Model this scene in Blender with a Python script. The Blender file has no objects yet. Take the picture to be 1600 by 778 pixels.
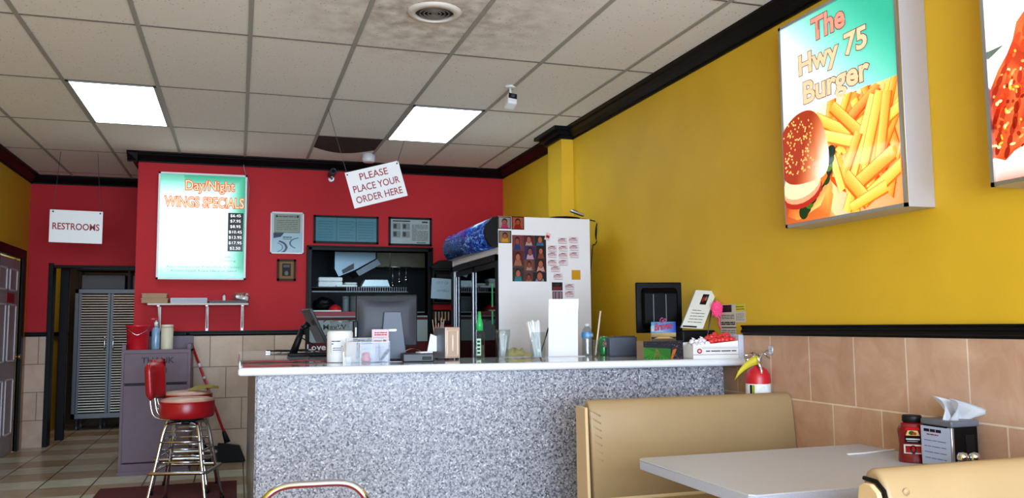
import bpy, bmesh, math, random
from mathutils import Vector, Matrix
random.seed(7)
PI = math.pi
C = bpy.context.scene.collection

# ------------------------------------------------------------------ camera, world, lights, exposure
EYE = Vector((0, 0, 1.28)); FPX = 1313.0
YAW, PITCH, ROLL = .3156, .0906, -.00946
def cam_axes():
    f = Vector((math.sin(YAW)*math.cos(PITCH), math.cos(YAW)*math.cos(PITCH), math.sin(PITCH)))
    r = Vector((math.cos(YAW), -math.sin(YAW), 0)); u = r.cross(f)
    c, s = math.cos(ROLL), math.sin(ROLL)
    return c*r+s*u, -s*r+c*u, f
RT, UP, FW = cam_axes()
cd = bpy.data.cameras.new('camera'); cam = bpy.data.objects.new('camera', cd); C.objects.link(cam)
cd.sensor_width = 36; cd.lens = 36*FPX/1600; cd.clip_start = .05; cd.clip_end = 100
mw = Matrix((RT, UP, -FW)).transposed().to_4x4(); mw.translation = EYE; cam.matrix_world = mw
bpy.context.scene.camera = cam

def P(px, py, ax, v):
    """a point of the photograph measured on a plane of the room (axis = value)"""
    d = RT*((px-800)/FPX) - UP*((py-389)/FPX) + FW
    return EYE + d*((v-EYE[ax])/d[ax])
def depth(p): return (Vector(p)-EYE).dot(FW)
def S(n, p): return n*depth(p)/FPX          # length of n pixels at point p

sc = bpy.context.scene
sc.view_settings.view_transform = 'Standard'; sc.view_settings.look = 'None'
sc.view_settings.gamma = 1; sc.view_settings.use_curve_mapping = False
sc.view_settings.exposure = 0.32
W = bpy.data.worlds.new('world'); sc.world = W; W.use_nodes = True
bg = W.node_tree.nodes['Background']; bg.inputs[0].default_value = (.66, .86, 1.1, 1); bg.inputs[1].default_value = 1.6

def area(name, loc, rot, sx, sy, power, col=(1, 1, 1)):
    l = bpy.data.lights.new(name, 'AREA'); l.shape = 'RECTANGLE'; l.size = sx; l.size_y = sy; l.energy = power; l.color = col
    o = bpy.data.objects.new(name, l); C.objects.link(o); o.location = loc; o.rotation_euler = rot
    return o
area('daylight_window', (.3, -2.62, 1.55), (PI/2, 0, 0), 4.6, 2.1, 470, (.70, .88, 1.12))
area('kitchen_fill', (1.5, 10.4, 2.85), (0, 0, 0), .8, .4, 9, (.72, .93, 1))  # added fill light, brightens the kitchen behind the pass-through
area('corridor_fill', (-1.5, 11.3, 2.9), (0, 0, 0), .5, .5, 7, (1, .92, .74))  # added fill light for the louvered cabinet, no fitting in view

# ------------------------------------------------------------------ materials
def lin(c):
    return tuple(((x/255)/12.92 if x/255 <= .04045 else ((x/255+.055)/1.055)**2.4) for x in c)
def newmat(name):
    m = bpy.data.materials.new(name); m.use_nodes = True
    nt = m.node_tree; return m, nt, nt.nodes['Principled BSDF']
def mat(name, rgb, rough=.5, metal=0, spec=.5, noise=0, scale=20, trans=0, coat=0, bump=0, bscale=60):
    m, nt, b = newmat(name); c = lin(rgb)
    b.inputs['Base Color'].default_value = (*c, 1); b.inputs['Roughness'].default_value = rough
    b.inputs['Metallic'].default_value = metal; b.inputs['Specular IOR Level'].default_value = spec
    b.inputs['Transmission Weight'].default_value = trans; b.inputs['Coat Weight'].default_value = coat
    if noise or bump:
        tc = nt.nodes.new('ShaderNodeTexCoord')
    if noise:
        n = nt.nodes.new('ShaderNodeTexNoise'); n.inputs['Scale'].default_value = scale; n.inputs['Detail'].default_value = 4
        nt.links.new(tc.outputs['Object'], n.inputs['Vector'])
        r = nt.nodes.new('ShaderNodeValToRGB'); nt.links.new(n.outputs['Fac'], r.inputs[0])
        r.color_ramp.elements[0].position = .3; r.color_ramp.elements[1].position = .7
        r.color_ramp.elements[0].color = (*[x*(1-noise) for x in c], 1); r.color_ramp.elements[1].color = (*[min(1, x*(1+noise)) for x in c], 1)
        nt.links.new(r.outputs[0], b.inputs['Base Color'])
    if bump:
        n2 = nt.nodes.new('ShaderNodeTexNoise'); n2.inputs['Scale'].default_value = bscale; n2.inputs['Detail'].default_value = 3
        nt.links.new(tc.outputs['Object'], n2.inputs['Vector'])
        bp = nt.nodes.new('ShaderNodeBump'); bp.inputs['Strength'].default_value = bump; bp.inputs['Distance'].default_value = .01
        nt.links.new(n2.outputs['Fac'], bp.inputs['Height']); nt.links.new(bp.outputs[0], b.inputs['Normal'])
    return m
def emat(name, rgb, strength):
    m, nt, b = newmat(name); b.inputs['Base Color'].default_value = (*lin(rgb), 1)
    b.inputs['Emission Color'].default_value = (*lin(rgb), 1); b.inputs['Emission Strength'].default_value = strength
    return m
def printmat(name, emis=0, rough=.45, coat=0):
    m, nt, b = newmat(name); b.inputs['Specular IOR Level'].default_value = .25; a = nt.nodes.new('ShaderNodeVertexColor'); a.layer_name = 'Col'
    nt.links.new(a.outputs[0], b.inputs['Base Color']); b.inputs['Roughness'].default_value = rough
    b.inputs['Coat Weight'].default_value = coat; b.inputs['Coat Roughness'].default_value = .05
    if emis:
        nt.links.new(a.outputs[0], b.inputs['Emission Color']); b.inputs['Emission Strength'].default_value = emis
    return m
def clear(name, rgb=(255, 255, 255), alpha=.12, rough=.03):
    """thin clear sheet: mostly see-through with a mirror gloss"""
    m, nt, b = newmat(name); t = nt.nodes.new('ShaderNodeBsdfTransparent'); t.inputs[0].default_value = (*lin(rgb), 1)
    g = nt.nodes.new('ShaderNodeBsdfGlossy'); g.inputs['Roughness'].default_value = rough
    lw = nt.nodes.new('ShaderNodeLayerWeight'); lw.inputs[0].default_value = .35
    ma = nt.nodes.new('ShaderNodeMath'); ma.operation = 'MULTIPLY_ADD'; ma.inputs[1].default_value = .22; ma.inputs[2].default_value = alpha
    nt.links.new(lw.outputs['Facing'], ma.inputs[0])
    mx = nt.nodes.new('ShaderNodeMixShader'); nt.links.new(ma.outputs[0], mx.inputs[0])
    nt.links.new(t.outputs[0], mx.inputs[1]); nt.links.new(g.outputs[0], mx.inputs[2])
    nt.links.new(mx.outputs[0], nt.nodes['Material Output'].inputs[0]); return m
def N(nt, t, **k):
    n = nt.nodes.new(t)
    for a, v in k.items(): setattr(n, a, v)
    return n
def tilemat(name, axes, off, w, h, stagger, c1, c2, mortar, msize=.004, rough=.45, vein=0, spec=.4):
    """brick pattern laid in world metres: axes picks the two coordinates across and up"""
    m, nt, b = newmat(name); L = nt.links.new
    g = N(nt, 'ShaderNodeNewGeometry'); s = N(nt, 'ShaderNodeSeparateXYZ'); L(g.outputs['Position'], s.inputs[0])
    cb = N(nt, 'ShaderNodeCombineXYZ')
    for i in (0, 1):
        a = N(nt, 'ShaderNodeMath', operation='SUBTRACT'); L(s.outputs[axes[i]], a.inputs[0]); a.inputs[1].default_value = off[i]; L(a.outputs[0], cb.inputs[i])
    br = N(nt, 'ShaderNodeTexBrick'); L(cb.outputs[0], br.inputs['Vector'])
    br.offset = stagger; br.inputs['Scale'].default_value = 1; br.inputs['Brick Width'].default_value = w; br.inputs['Row Height'].default_value = h
    br.inputs['Mortar Size'].default_value = msize; br.inputs['Mortar Smooth'].default_value = .1; br.inputs['Bias'].default_value = 0
    br.inputs['Color1'].default_value = (*lin(c1), 1); br.inputs['Color2'].default_value = (*lin(c2), 1); br.inputs['Mortar'].default_value = (*lin(mortar), 1)
    out = br.outputs['Color']
    if vein:
        n = N(nt, 'ShaderNodeTexNoise'); n.inputs['Scale'].default_value = 5; n.inputs['Detail'].default_value = 7; n.inputs['Roughness'].default_value = .62; n.inputs['Distortion'].default_value = .6
        L(g.outputs['Position'], n.inputs['Vector'])
        r = N(nt, 'ShaderNodeValToRGB'); L(n.outputs['Fac'], r.inputs[0])
        r.color_ramp.elements[0].position = .3; r.color_ramp.elements[0].color = (1-vein*.8, 1-vein, 1-vein, 1)
        r.color_ramp.elements[1].position = .7; r.color_ramp.elements[1].color = (1, 1+vein*.25, 1+vein*.5, 1)
        mx = N(nt, 'ShaderNodeMixRGB', blend_type='MULTIPLY'); mx.inputs[0].default_value = 1; L(out, mx.inputs[1]); L(r.outputs[0], mx.inputs[2]); out = mx.outputs[0]
    L(out, b.inputs['Base Color']); b.inputs['Roughness'].default_value = rough; b.inputs['Specular IOR Level'].default_value = spec
    bp = N(nt, 'ShaderNodeBump'); bp.inputs['Strength'].default_value = .4; bp.inputs['Distance'].default_value = .003; bp.invert = True
    L(br.outputs['Fac'], bp.inputs['Height']); L(bp.outputs[0], b.inputs['Normal'])
    return m
def granite_mat():
    m, nt, b = newmat('speckled granite'); L = nt.links.new
    g = N(nt, 'ShaderNodeTexCoord')
    n = N(nt, 'ShaderNodeTexVoronoi'); n.inputs['Scale'].default_value = 125; L(g.outputs['Object'], n.inputs['Vector'])
    r = N(nt, 'ShaderNodeValToRGB'); L(n.outputs['Color'], r.inputs[0]); r.color_ramp.interpolation = 'CONSTANT'
    e = r.color_ramp.elements; e[0].position = 0; e[0].color = (*lin((40, 43, 56)), 1); e[1].position = .19; e[1].color = (*lin((100, 100, 110)), 1)
    for p, c in ((.40, (138, 136, 143)), (.62, (164, 162, 168)), (.86, (204, 201, 206))):
        x = e.new(p); x.color = (*lin(c), 1)
    n2 = N(nt, 'ShaderNodeTexNoise'); n2.inputs['Scale'].default_value = 3; L(g.outputs['Object'], n2.inputs['Vector'])
    br = N(nt, 'ShaderNodeTexBrick'); s = N(nt, 'ShaderNodeSeparateXYZ'); L(g.outputs['Object'], s.inputs[0]); cb = N(nt, 'ShaderNodeCombineXYZ')
    L(s.outputs[0], cb.inputs[0]); L(s.outputs[2], cb.inputs[1]); L(cb.outputs[0], br.inputs['Vector']); br.offset = 0
    br.inputs['Scale'].default_value = 1; br.inputs['Brick Width'].default_value = .3; br.inputs['Row Height'].default_value = .305; br.inputs['Mortar Size'].default_value = .0012
    br.inputs['Color1'].default_value = (1, 1, 1, 1); br.inputs['Color2'].default_value = (.94, .94, .95, 1); br.inputs['Mortar'].default_value = (.55, .55, .58, 1)
    mx = N(nt, 'ShaderNodeMixRGB', blend_type='MULTIPLY'); mx.inputs[0].default_value = 1; L(r.outputs[0], mx.inputs[1]); L(br.outputs['Color'], mx.inputs[2])
    L(mx.outputs[0], b.inputs['Base Color']); b.inputs['Roughness'].default_value = .3
    return m
def ceiling_mat():
    m, nt, b = newmat('mineral fibre ceiling tile'); L = nt.links.new
    g = N(nt, 'ShaderNodeNewGeometry')
    v = N(nt, 'ShaderNodeTexVoronoi'); v.inputs['Scale'].default_value = 42; L(g.outputs['Position'], v.inputs['Vector'])
    n = N(nt, 'ShaderNodeTexNoise'); n.inputs['Scale'].default_value = 60; n.inputs['Detail'].default_value = 3; L(g.outputs['Position'], n.inputs['Vector'])
    r = N(nt, 'ShaderNodeValToRGB'); L(v.outputs['Distance'], r.inputs[0])
    r.color_ramp.elements[0].position = .12; r.color_ramp.elements[0].color = (0, 0, 0, 1); r.color_ramp.elements[1].position = .2; r.color_ramp.elements[1].color = (1, 1, 1, 1)
    r2 = N(nt, 'ShaderNodeValToRGB'); L(n.outputs['Fac'], r2.inputs[0]); r2.color_ramp.elements[0].position = .44; r2.color_ramp.elements[1].position = .5
    # pits show as a dirty fleck only where both patterns meet
    mxm = N(nt, 'ShaderNodeMath', operation='MAXIMUM'); L(r.outputs[0], mxm.inputs[0]); L(r2.outputs[0], mxm.inputs[1])
    # soot stain spreading from the air diffuser, mottled
    d = N(nt, 'ShaderNodeVectorMath', operation='DISTANCE'); L(g.outputs['Position'], d.inputs[0]); d.inputs[1].default_value = (1.0, 4.42, 3.0)
    rd = N(nt, 'ShaderNodeValToRGB'); L(d.outputs['Value'], rd.inputs[0]); rd.color_ramp.elements[0].position = .1; rd.color_ramp.elements[0].color = (1, 1, 1, 1)
    rd.color_ramp.elements[1].position = .95; rd.color_ramp.elements[1].color = (0, 0, 0, 1)
    n3 = N(nt, 'ShaderNodeTexNoise'); n3.inputs['Scale'].default_value = 9; n3.inputs['Detail'].default_value = 6; L(g.outputs['Position'], n3.inputs['Vector'])
    r3 = N(nt, 'ShaderNodeValToRGB'); L(n3.outputs['Fac'], r3.inputs[0]); r3.color_ramp.elements[0].position = .35; r3.color_ramp.elements[1].position = .7
    sm = N(nt, 'ShaderNodeMath', operation='MULTIPLY'); L(rd.outputs[0], sm.inputs[0]); L(r3.outputs[0], sm.inputs[1])
    c0 = N(nt, 'ShaderNodeMixRGB'); c0.inputs[1].default_value = (*lin((224, 219, 214)), 1); c0.inputs[2].default_value = (*lin((150, 132, 118)), 1); L(sm.outputs[0], c0.inputs[0])
    c1 = N(nt, 'ShaderNodeMixRGB'); c1.inputs[1].default_value = (*lin((96, 82, 74)), 1); L(mxm.outputs[0], c1.inputs[0]); L(c0.outputs[0], c1.inputs[2])
    L(c1.outputs[0], b.inputs['Base Color']); b.inputs['Roughness'].default_value = .9
    return m
def floor_mat():
    m, nt, b = newmat('floor tile'); L = nt.links.new
    g = N(nt, 'ShaderNodeNewGeometry'); s = N(nt, 'ShaderNodeSeparateXYZ'); L(g.outputs['Position'], s.inputs[0])
    def ma(op, a, v=None, v2=None):
        n = N(nt, 'ShaderNodeMath', operation=op); L(a, n.inputs[0])
        if v is not None:
            if isinstance(v, (int, float)): n.inputs[1].default_value = v
            else: L(v, n.inputs[1])
        return n.outputs[0]
    u = ma('DIVIDE', ma('ADD', s.outputs[0], 10.265), .3975); v = ma('DIVIDE', ma('ADD', s.outputs[1], 10.1), .3975)
    row = ma('FLOOR', v); colm = ma('FLOOR', u); par = ma('MODULO', row, 2.0)
    cb = N(nt, 'ShaderNodeCombineXYZ'); L(row, cb.inputs[0]); L(colm, cb.inputs[1]); wn = N(nt, 'ShaderNodeTexWhiteNoise', noise_dimensions='2D'); L(cb.outputs[0], wn.inputs['Vector'])
    sh = ma('MULTIPLY', ma('SUBTRACT', wn.outputs['Value'], .5), .7)
    f = N(nt, 'ShaderNodeMath', operation='ADD', use_clamp=True); L(par, f.inputs[0]); L(sh, f.inputs[1])
    mx = N(nt, 'ShaderNodeMixRGB'); mx.inputs[1].default_value = (*lin((172, 145, 118)), 1); mx.inputs[2].default_value = (*lin((206, 198, 176)), 1); L(f.outputs[0], mx.inputs[0])
    n = N(nt, 'ShaderNodeTexNoise'); n.inputs['Scale'].default_value = 8; n.inputs['Detail'].default_value = 6; L(g.outputs['Position'], n.inputs['Vector'])
    r = N(nt, 'ShaderNodeValToRGB'); L(n.outputs['Fac'], r.inputs[0]); r.color_ramp.elements[0].position = .3; r.color_ramp.elements[0].color = (.8, .8, .8, 1); r.color_ramp.elements[1].position = .7
    m2 = N(nt, 'ShaderNodeMixRGB', blend_type='MULTIPLY'); m2.inputs[0].default_value = 1; L(mx.outputs[0], m2.inputs[1]); L(r.outputs[0], m2.inputs[2])
    eu = ma('LESS_THAN', ma('FRACT', u), .03); ev = ma('LESS_THAN', ma('FRACT', v), .018)
    ee = ma('MAXIMUM', eu, ev)
    m3 = N(nt, 'ShaderNodeMixRGB'); L(ee, m3.inputs[0]); L(m2.outputs[0], m3.inputs[1]); m3.inputs[2].default_value = (*lin((60, 48, 40)), 1)
    L(m3.outputs[0], b.inputs['Base Color']); b.inputs['Roughness'].default_value = .3
    return m

M_yellow = mat('yellow wall paint', (214, 170, 36), .55, spec=.3, noise=.05, scale=2.5, bump=.04, bscale=25)
M_red = mat('red wall paint', (182, 32, 40), .6, spec=.2, noise=.05, scale=2.5, bump=.04, bscale=25)
M_black = mat('black glossy moulding', (10, 9, 10), .4, spec=.12)
M_blackpl = mat('black plastic', (16, 16, 18), .45, spec=.2)
M_dark = mat('dark grey plastic', (52, 56, 66), .45)
M_grid = mat('grey ceiling grid bar', (150, 148, 142), .6)
M_ceil = ceiling_mat(); M_floor = floor_mat(); M_granite = granite_mat()
M_tileR = tilemat('terracotta wall tile', (1, 2), (-10+.329*0+.0+(3.31-.3285*40+10), 1.212-.331*8), .3285, .331, .5, (208, 168, 138), (194, 150, 120), (230, 206, 178), rough=.5, vein=.30, spec=.25)
M_tileB = tilemat('terracotta wall tile back', (0, 2), (-10.01, 1.207-.305*8), .305, .305, .5, (206, 176, 150), (190, 160, 136), (120, 96, 76), rough=.45, vein=.2)
M_white = mat('white laminate', (214, 214, 216), .3)
M_top = mat('pale grey stone worktop', (222, 224, 230), .08, noise=.04, scale=150, coat=.6)
M_tabletop = mat('grey speckled laminate', (192, 194, 200), .35, noise=.10, scale=260)
M_tableedge = mat('blue grey table edge', (176, 180, 196), .45, noise=.10, scale=200)
M_tan = mat('tan vinyl upholstery', (160, 134, 96), .4, spec=.35, noise=.03, scale=6, bump=.05, bscale=10)
M_tanpanel = mat('tan laminate end panel', (206, 178, 132), .5)
M_chrome = mat('chrome tube', (215, 218, 224), .12, 1)
M_alu = mat('brushed aluminium', (196, 200, 206), .32, 1)
M_redvinyl = mat('red vinyl upholstery', (168, 18, 30), .3, bump=.05, bscale=15)
M_seattop = mat('pale pinkish seat top', (200, 160, 140), .3, noise=.2, scale=10)  # top of the stool seat, paler and pinker than its sides
M_bin = mat('dark mauve wood laminate', (96, 74, 88), .5, noise=.08, scale=12)
M_paper = mat('white paper', (236, 236, 238), .7)
M_text_red = mat('dark red lettering', (150, 30, 40), .5)
M_text_blk = mat('black lettering', (24, 24, 26), .5)
M_fridge = mat('white painted metal cabinet', (226, 223, 224), .4, noise=.02, scale=4)
M_glass = clear('clear glass', (244, 248, 248), .02)
M_glassdark = clear('display fridge glass', (120, 140, 146), .10, .02)
M_acrylic = clear('clear acrylic', (238, 240, 242), .015, .08)
M_red_pl = mat('red plastic', (190, 20, 34), .35)
M_cream = mat('cream plastic', (206, 196, 172), .45)
M_green = mat('green plastic', (40, 176, 90), .35)
M_card = mat('brown cardboard', (160, 128, 100), .7)
M_yel = mat('yellow sticky paper', (232, 200, 50), .7)
M_steel = mat('stainless steel', (92, 102, 106), .4, .7, noise=.1, scale=8)
M_print = printmat('printed paper', 0, .55)
M_printgloss = printmat('glossy print', 0, .2, .5)
M_lightprint = printmat('backlit print', .9, .25, .4)
M_menuprint = printmat('backlit menu print', .95, .25, .4)
M_diff = emat('fluorescent diffuser', (212, 243, 255), 7)

# ------------------------------------------------------------------ mesh helpers
def tag(o, label=None, cat=None, group=None, kind=None):
    if label: o['label'] = label
    if cat: o['category'] = cat
    if group: o['group'] = group
    if kind: o['kind'] = kind
    return o
class MB:
    def __init__(s): s.bm = bmesh.new(); s.mats = []; s.mi = 0
    def m(s, mt):
        if mt not in s.mats: s.mats.append(mt)
        s.mi = s.mats.index(mt); return s
    def _fin(s, faces, smooth=False):
        for f in faces: f.material_index = s.mi; f.smooth = smooth
    def box(s, a, b, bev=0, seg=2, mx=None):
        x0, y0, z0 = a; x1, y1, z1 = b
        vs = [s.bm.verts.new(p) for p in ((x0,y0,z0),(x1,y0,z0),(x1,y1,z0),(x0,y1,z0),(x0,y0,z1),(x1,y0,z1),(x1,y1,z1),(x0,y1,z1))]
        fs = [s.bm.faces.new([vs[i] for i in q]) for q in ((3,2,1,0),(4,5,6,7),(0,1,5,4),(1,2,6,5),(2,3,7,6),(3,0,4,7))]
        s._fin(fs)
        if bev:
            es = {e for f in fs for e in f.edges}
            r = bmesh.ops.bevel(s.bm, geom=list(es), offset=bev, segments=seg, profile=.5, affect='EDGES')
            s._fin(r['faces'], True); vs = list({v for f in r['faces'] for v in f.verts})
        if mx: 
            for v in vs: v.co = mx @ v.co
        return s
    def prism(s, pts, lo, hi, ax=2, bev=0, seg=2, smooth=False, mx=None):
        """polygon pts in the two other axes, extruded along ax"""
        def mk(p, t):
            return (t, p[0], p[1]) if ax == 0 else ((p[0], t, p[1]) if ax == 1 else (p[0], p[1], t))
        A = [s.bm.verts.new(mk(p, lo)) for p in pts]; B = [s.bm.verts.new(mk(p, hi)) for p in pts]; n = len(pts)
        fs = [s.bm.faces.new(A[::-1]), s.bm.faces.new(B)]; sd = [s.bm.faces.new((A[i], A[(i+1)%n], B[(i+1)%n], B[i])) for i in range(n)]
        s._fin(fs); s._fin(sd, smooth); bmesh.ops.recalc_face_normals(s.bm, faces=fs+sd); vs = A+B
        if bev:
            es = {e for f in fs for e in f.edges} | ({e for f in sd for e in f.edges} if not smooth else set())
            r = bmesh.ops.bevel(s.bm, geom=list(es), offset=bev, segments=seg, profile=.5, affect='EDGES'); s._fin(r['faces'], True)
            vs = list({v for f in r['faces'] for v in f.verts})
        if mx:
            for v in vs: v.co = mx @ v.co
        return s
    def lathe(s, prof, seg=24, c=(0,0,0), mx=None, cap=True, sx=1, sy=1, smooth=True):
        rings = []
        for r, z in prof:
            rings.append([s.bm.verts.new((c[0]+sx*r*math.cos(2*PI*i/seg), c[1]+sy*r*math.sin(2*PI*i/seg), c[2]+z)) for i in range(seg)])
        fs = []
        for a, b in zip(rings, rings[1:]):
            for i in range(seg): fs.append(s.bm.faces.new((a[i], a[(i+1)%seg], b[(i+1)%seg], b[i])))
        s._fin(fs, smooth)
        if cap:
            cf = [s.bm.faces.new(rings[0][::-1]), s.bm.faces.new(rings[-1])]; s._fin(cf)
        if mx:
            for rg in rings:
                for v in rg: v.co = mx @ v.co
        return s
    def tube(s, pts, r, seg=8, closed=False):
        pts = [Vector(p) for p in pts]; n = len(pts); rings = []; prev = None
        for i, p in enumerate(pts):
            if closed: t = (pts[(i+1)%n]-pts[i-1])
            else: t = pts[min(i+1, n-1)]-pts[max(i-1, 0)]
            t.normalize()
            if prev is None:
                a = Vector((0,0,1)) if abs(t.z) < .9 else Vector((1,0,0)); u = t.cross(a).normalized()
            else:
                u = (prev - t*prev.dot(t)).normalized()
            prev = u; w = t.cross(u)
            rr = r[i] if isinstance(r, (list, tuple)) else r
            rings.append([s.bm.verts.new(p + (u*math.cos(2*PI*k/seg)+w*math.sin(2*PI*k/seg))*rr) for k in range(seg)])
        fs = []
        rg = list(zip(rings, rings[1:])) + ([(rings[-1], rings[0])] if closed else [])
        for a, b in rg:
            for k in range(seg): fs.append(s.bm.faces.new((a[k], a[(k+1)%seg], b[(k+1)%seg], b[k])))
        s._fin(fs, True)
        if not closed: s._fin([s.bm.faces.new(rings[0][::-1]), s.bm.faces.new(rings[-1])])
        return s
    def quad(s, a, b, c, d):
        s._fin([s.bm.faces.new([s.bm.verts.new(p) for p in (a, b, c, d)])]); return s
    def grid(s, fn, nu, nv, smooth=True, th=0):
        g = [[s.bm.verts.new(fn(i/nu, j/nv)) for j in range(nv+1)] for i in range(nu+1)]
        fs = [s.bm.faces.new((g[i][j], g[i+1][j], g[i+1][j+1], g[i][j+1])) for i in range(nu) for j in range(nv)]
        s._fin(fs, smooth)
        if th: bmesh.ops.solidify(s.bm, geom=fs, thickness=th)
        return s
    def build(s, name, material=None, parent=None, world=False):
        if material and not s.mats: s.mats = [material]
        me = bpy.data.meshes.new(name)
        bmesh.ops.recalc_face_normals(s.bm, faces=s.bm.faces[:]) if s.bm.faces else None
        s.bm.to_mesh(me); s.bm.free()
        for mt in s.mats: me.materials.append(mt)
        o = bpy.data.objects.new(name, me); C.objects.link(o)
        if parent:
            if world: me.transform(world_of(parent).inverted())
            o.parent = parent
        return o
def world_of(o):
    m = Matrix.LocRotScale(o.location, o.rotation_euler, o.scale)
    return world_of(o.parent) @ m if o.parent else m
def thing(name, loc, label, cat, rz=0, group=None):
    o = bpy.data.objects.new(name, None); C.objects.link(o); o.location = loc; o.rotation_euler = (0, 0, rz)
    o.empty_display_size = .1; return tag(o, label, cat, group)
def single(name, mb, material, label, cat, loc=None, rz=0, group=None):
    """a thing that is one mesh; its mesh coordinates are local to loc"""
    o = mb.build(name, material)
    if loc is not None: o.location = loc; o.rotation_euler = (0, 0, rz)
    return tag(o, label, cat, group)
def struct(name, mb, material): return tag(mb.build(name, material), kind='structure')
class Fr:
    """a flat frame: origin, across, up; n points at the viewer of the print"""
    def __init__(s, o, u, v): s.o = Vector(o); s.u = Vector(u).normalized(); s.v = Vector(v).normalized(); s.n = s.u.cross(s.v)
    def pt(s, a, b, c=0): return s.o + s.u*a + s.v*b + s.n*c
    def mx(s, a=0, b=0, c=0):
        m = Matrix((s.u, s.v, s.n)).transposed().to_4x4(); m.translation = s.pt(a, b, c); return m
class Art:
    """a print: coloured shapes (0..1 across, 0..1 up) on one sheet, painted as mesh colours"""
    def __init__(s, fr, w, h, base=(255,255,255), th=.001, c=0):
        s.fr = fr; s.w = w; s.h = h; s.bm = bmesh.new(); s.cl = s.bm.loops.layers.color.new('Col'); s.c = c; s.th = th; s.lay = 0
        a = [s.bm.verts.new(fr.pt(x*w, y*h, c+z)) for z in (0, th) for x, y in ((0,0),(1,0),(1,1),(0,1))]
        for q in ((4,5,6,7),(3,2,1,0),(0,1,5,4),(1,2,6,5),(2,3,7,6),(3,0,4,7)):
            s._col(s.bm.faces.new([a[i] for i in q]), [base]*4)
    def _col(s, f, cols):
        for l, c in zip(f.loops, cols): l[s.cl] = (*lin(c), 1)
    def poly(s, pts, col, lay=None):
        if lay is None: s.lay += 1; lay = s.lay
        pts = [(min(1, max(0, x)), min(1, max(0, y))) for x, y in pts]
        z = s.c+s.th+lay*.00006*max(1, s.w*3)
        cols = col if isinstance(col, list) else [col]*len(pts)
        f = s.bm.faces.new([s.bm.verts.new(s.fr.pt(x*s.w, y*s.h, z)) for x, y in pts]); s._col(f, cols); return s
    def rect(s, x0, y0, x1, y1, col, lay=None): return s.poly([(x0,y0),(x1,y0),(x1,y1),(x0,y1)], col, lay)
    def ell(s, cx, cy, rx, ry, col, lay=None, a0=0, a1=2*PI, n=20, rot=0):
        full = abs(a1-a0) > 6.2; cr, sr = math.cos(rot), math.sin(rot); k = s.w/s.h; p = []
        for i in range(n if full else n+1):
            a = a0+(a1-a0)*i/n; x = rx*math.cos(a); y = ry*math.sin(a)/k
            p.append((cx+x*cr-y*sr, cy+(x*sr+y*cr)*k))
        return s.poly(p, col, lay)
    def lines(s, x0, x1, y0, y1, n, col, t=.3, lay=None, jag=.25):
        for i in range(n):
            y = y0+(y1-y0)*(i+.5)/n; hh = abs(y1-y0)/n*t/2
            x = x0
            while x < x1:
                e = min(x1, x+(x1-x0)*random.uniform(.12, .4)); s.rect(x, y-hh, e, y+hh, col, lay or 1); x = e+(x1-x0)*.03
                if random.random() < jag/6: break
        return s
    def build(s, name, material, parent=None):
        me = bpy.data.meshes.new(name); s.bm.to_mesh(me); s.bm.free(); me.materials.append(material)
        o = bpy.data.objects.new(name, me); C.objects.link(o)
        if parent: me.transform(world_of(parent).inverted()); o.parent = parent
        return o
def text(body, fr, cx, cy, w, h, material, name='lettering', parent=None, c=.002, off=0, ext=.0004, rot=0, shear=0):
    """lettering fitted to a box w x h centred at cx, cy on frame fr"""
    cu = bpy.data.curves.new(name, 'FONT'); cu.body = body; cu.align_x = 'CENTER'; cu.align_y = 'CENTER'; cu.offset = 0; cu.extrude = 0; cu.resolution_u = 3; cu.shear = shear
    def mk():
        t = bpy.data.objects.new('t', cu); C.objects.link(t); bpy.context.view_layer.update()
        me = bpy.data.meshes.new_from_object(t.evaluated_get(bpy.context.evaluated_depsgraph_get())); bpy.data.objects.remove(t); return me
    me = mk(); xs = [v.co.x for v in me.vertices]; ys = [v.co.y for v in me.vertices]
    x0, x1, y0, y1 = min(xs), max(xs), min(ys), max(ys)
    if off:
        cu.offset = off; bpy.data.meshes.remove(me); me = mk()
    sx = w/(x1-x0); sy = h/(y1-y0)
    me.transform(Matrix.Diagonal((sx, sy, 1, 1)) @ Matrix.Translation((-(x0+x1)/2, -(y0+y1)/2, 0)))
    me.transform(fr.mx(cx, cy, c) @ Matrix.Rotation(rot, 4, 'Z'))
    bpy.data.curves.remove(cu)
    me.materials.clear(); me.materials.append(material)
    me.name = name
    o = bpy.data.objects.new(name, me); C.objects.link(o)
    if parent: me.transform(world_of(parent).inverted()); o.parent = parent
    return o
def dup(root, loc, rz=None, label=None, name=None):
    r = root.copy(); C.objects.link(r); r.location = loc
    if rz is not None: r.rotation_euler = (0, 0, rz)
    if label: r['label'] = label
    for ch in list(root.children):
        c = ch.copy(); C.objects.link(c); c.parent = r
        for g in ch.children: d = g.copy(); C.objects.link(d); d.parent = c
    return r
def smooth_path(pts, n=6):
    pts = [Vector(p) for p in pts]; out = []
    for i in range(len(pts)-1):
        p0 = pts[max(i-1, 0)]; p1 = pts[i]; p2 = pts[i+1]; p3 = pts[min(i+2, len(pts)-1)]
        for k in range(n):
            t = k/n; out.append(.5*((2*p1)+(-p0+p2)*t+(2*p0-5*p1+4*p2-p3)*t*t+(-p0+3*p1-3*p2+p3)*t**3))
    out.append(pts[-1]); return out
exec_parts = None
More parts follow.
